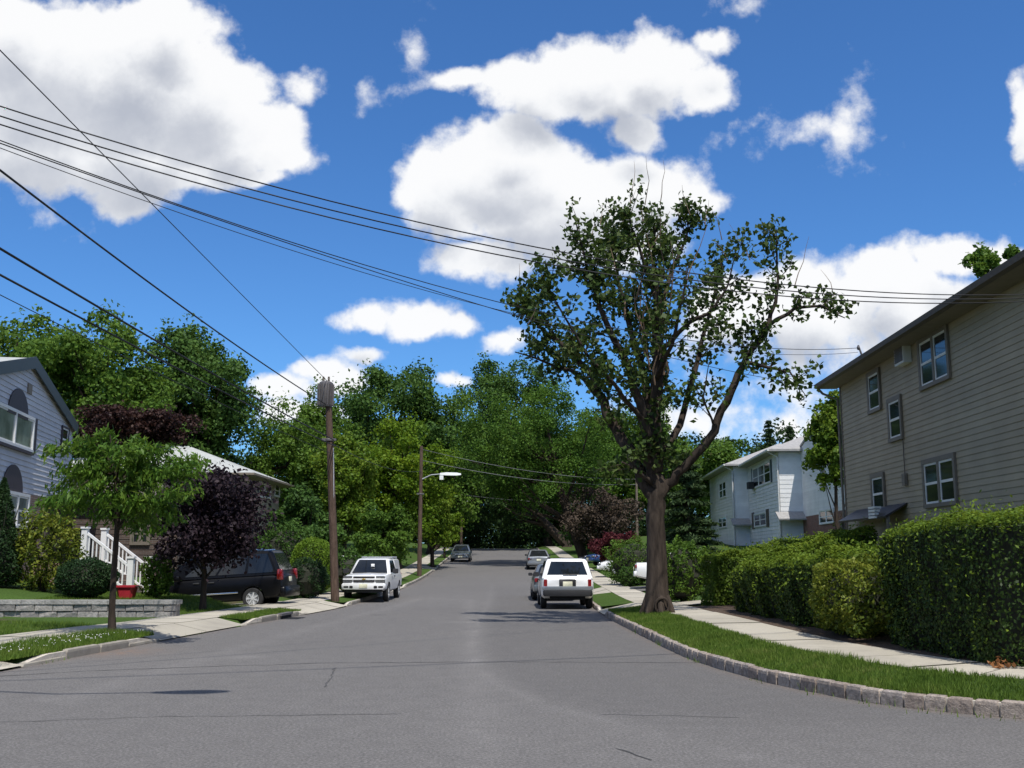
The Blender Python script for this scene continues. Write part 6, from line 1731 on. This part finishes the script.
def density(p):
    cur = None
    for px, py, rx, ry, *wt in BL:
        c = ((px-512)/F, (384-py)/F, 0)
        n = vm('MULTIPLY', vm('SUBTRACT', p, c).outputs[0], (F/rx, F/ry, 0)).outputs[0]
        l = mt('SUBTRACT', 1.0, vm('LENGTH', n).outputs['Value'])
        # weigh by blob size so that big clouds keep deep interiors
        l = mt('MULTIPLY', l, wt[0] if wt else min(1.0, .30+.0085*min(rx, ry)*1.5))
        cur = l if cur is None else mt('SMOOTH_MAX', cur, l, .10)
    return cur
def nz(p, s, d, r=.6, w=0):
    n = N(nt, 'ShaderNodeTexNoise'); nt.links.new(p, n.inputs['Vector']); n.inputs['Scale'].default_value = s; n.inputs['Detail'].default_value = d; n.inputs['Roughness'].default_value = r
    return n
wn = nz(uv, 9, 5, .6)
warp = vm('MULTIPLY', vm('SUBTRACT', wn.outputs['Color'], (.5, .5, .5)).outputs[0], (.055, .05, 0)).outputs[0]
p1 = vm('ADD', uv, warp).outputs[0]
fine = nz(uv, 30, 7, .62)
D = density(p1)
def puffs(p):
    v = N(nt, 'ShaderNodeTexVoronoi', feature='F1', normalize=True); nt.links.new(p, v.inputs['Vector'])
    v.inputs['Scale'].default_value = 21; v.inputs['Detail'].default_value = 2.2; v.inputs['Roughness'].default_value = .55
    return mt('SUBTRACT', .36, v.outputs['Distance'])
pf = puffs(vm('ADD', uv, warp).outputs[0])
det = mt('MULTIPLY_ADD', mt('SUBTRACT', fine.outputs['Fac'], .5), .62, mt('MULTIPLY_ADD', pf, .75, D))
mr = N(nt, 'ShaderNodeMapRange', interpolation_type='SMOOTHSTEP'); nt.links.new(det, mr.inputs[0]); mr.inputs[1].default_value = -.03; mr.inputs[2].default_value = .29
alpha = mr.outputs[0]
# sunward sample: how much cloud lies above (the sun stands high behind the camera)
p2 = vm('ADD', p1, (.006, .042, 0)).outputs[0]
D2 = density(p2)
fine2 = nz(vm('ADD', uv, (.003, .012, 0)).outputs[0], 30, 7, .62)
up_ = mt('MULTIPLY_ADD', mt('SUBTRACT', fine2.outputs['Fac'], .5), .5, mt('MULTIPLY_ADD', pf, -.35, D2))
mr2 = N(nt, 'ShaderNodeMapRange', interpolation_type='SMOOTHSTEP'); nt.links.new(up_, mr2.inputs[0]); mr2.inputs[1].default_value = .05; mr2.inputs[2].default_value = .80
soft = nz(uv, 12, 5, .55)
sh = mt('MULTIPLY', mr2.outputs[0], mt('MULTIPLY_ADD', soft.outputs['Fac'], 1.0, .35), clamp_=True)
ccol = ramp(nt, sh, [(0, (1, 1, 1)), (.22, (.93, .94, .955)), (.55, (.74, .76, .80)), (1, (.50, .53, .60))])
cs = vm('SCALE', ccol); cs.inputs['Scale'].default_value = CLOUD_GAIN = 9.3
skyc = vm('MULTIPLY', sky.outputs[0], SKY_TINT := (.52, .93, 1.37)).outputs[0]
front = mt('GREATER_THAN', df, .15)
# unseen cumulus added behind the camera to whiten the ambient light
bn = nz(dirn, 3.2, 6, .6)
mb_ = N(nt, 'ShaderNodeMapRange', interpolation_type='SMOOTHSTEP'); nt.links.new(bn.outputs['Fac'], mb_.inputs[0]); mb_.inputs[1].default_value = .475; mb_.inputs[2].default_value = .59
mf = N(nt, 'ShaderNodeMapRange', interpolation_type='SMOOTHSTEP'); nt.links.new(df, mf.inputs[0]); mf.inputs[1].default_value = .62; mf.inputs[2].default_value = .45
al = mt('MAXIMUM', mt('MULTIPLY', mt('MULTIPLY', alpha, front), .96), mt('MULTIPLY', mb_.outputs[0], mf.outputs[0]))
mx = N(nt, 'ShaderNodeMix', data_type='RGBA'); nt.links.new(al, mx.inputs[0]); nt.links.new(skyc, mx.inputs[6]); nt.links.new(cs.outputs[0], mx.inputs[7])
nt.links.new(mx.outputs[2], bg.inputs['Color']); bg.inputs['Strength'].default_value = .088
W.cycles.sampling_method = 'MANUAL'; W.cycles.sample_map_resolution = 512

# ---------------------------------------------------------------- sun, camera, render settings
sl = bpy.data.lights.new('sun', 'SUN'); sl.energy = 4.0; sl.angle = RAD(.53); sl.color = (1, .96, .89)
so = bpy.data.objects.new('sun', sl); COL.objects.link(so); so.rotation_euler = sdir.to_track_quat('Z', 'Y').to_euler(); so.location = (0, 0, 60)
cd = bpy.data.cameras.new('camera'); cd.sensor_width = 36; cd.lens = 36*F/1024; cd.clip_end = 6000; cd.clip_start = .05
co = bpy.data.objects.new('camera', cd); COL.objects.link(co); co.location = (0, 0, EYE); co.rotation_euler = (math.pi/2+PITCH, 0, 0); sc.camera = co
vs_ = sc.view_settings; vs_.view_transform = 'Standard'; vs_.look = 'None'; vs_.exposure = 0.30; vs_.gamma = 1; vs_.use_curve_mapping = False
sc.cycles.max_bounces = 6; sc.cycles.diffuse_bounces = 3; sc.cycles.transmission_bounces = 3; sc.cycles.transparent_max_bounces = 4; sc.cycles.use_denoising = True
sc.cycles.caustics_reflective = False; sc.cycles.caustics_refractive = False; sc.cycles.sample_clamp_indirect = 4
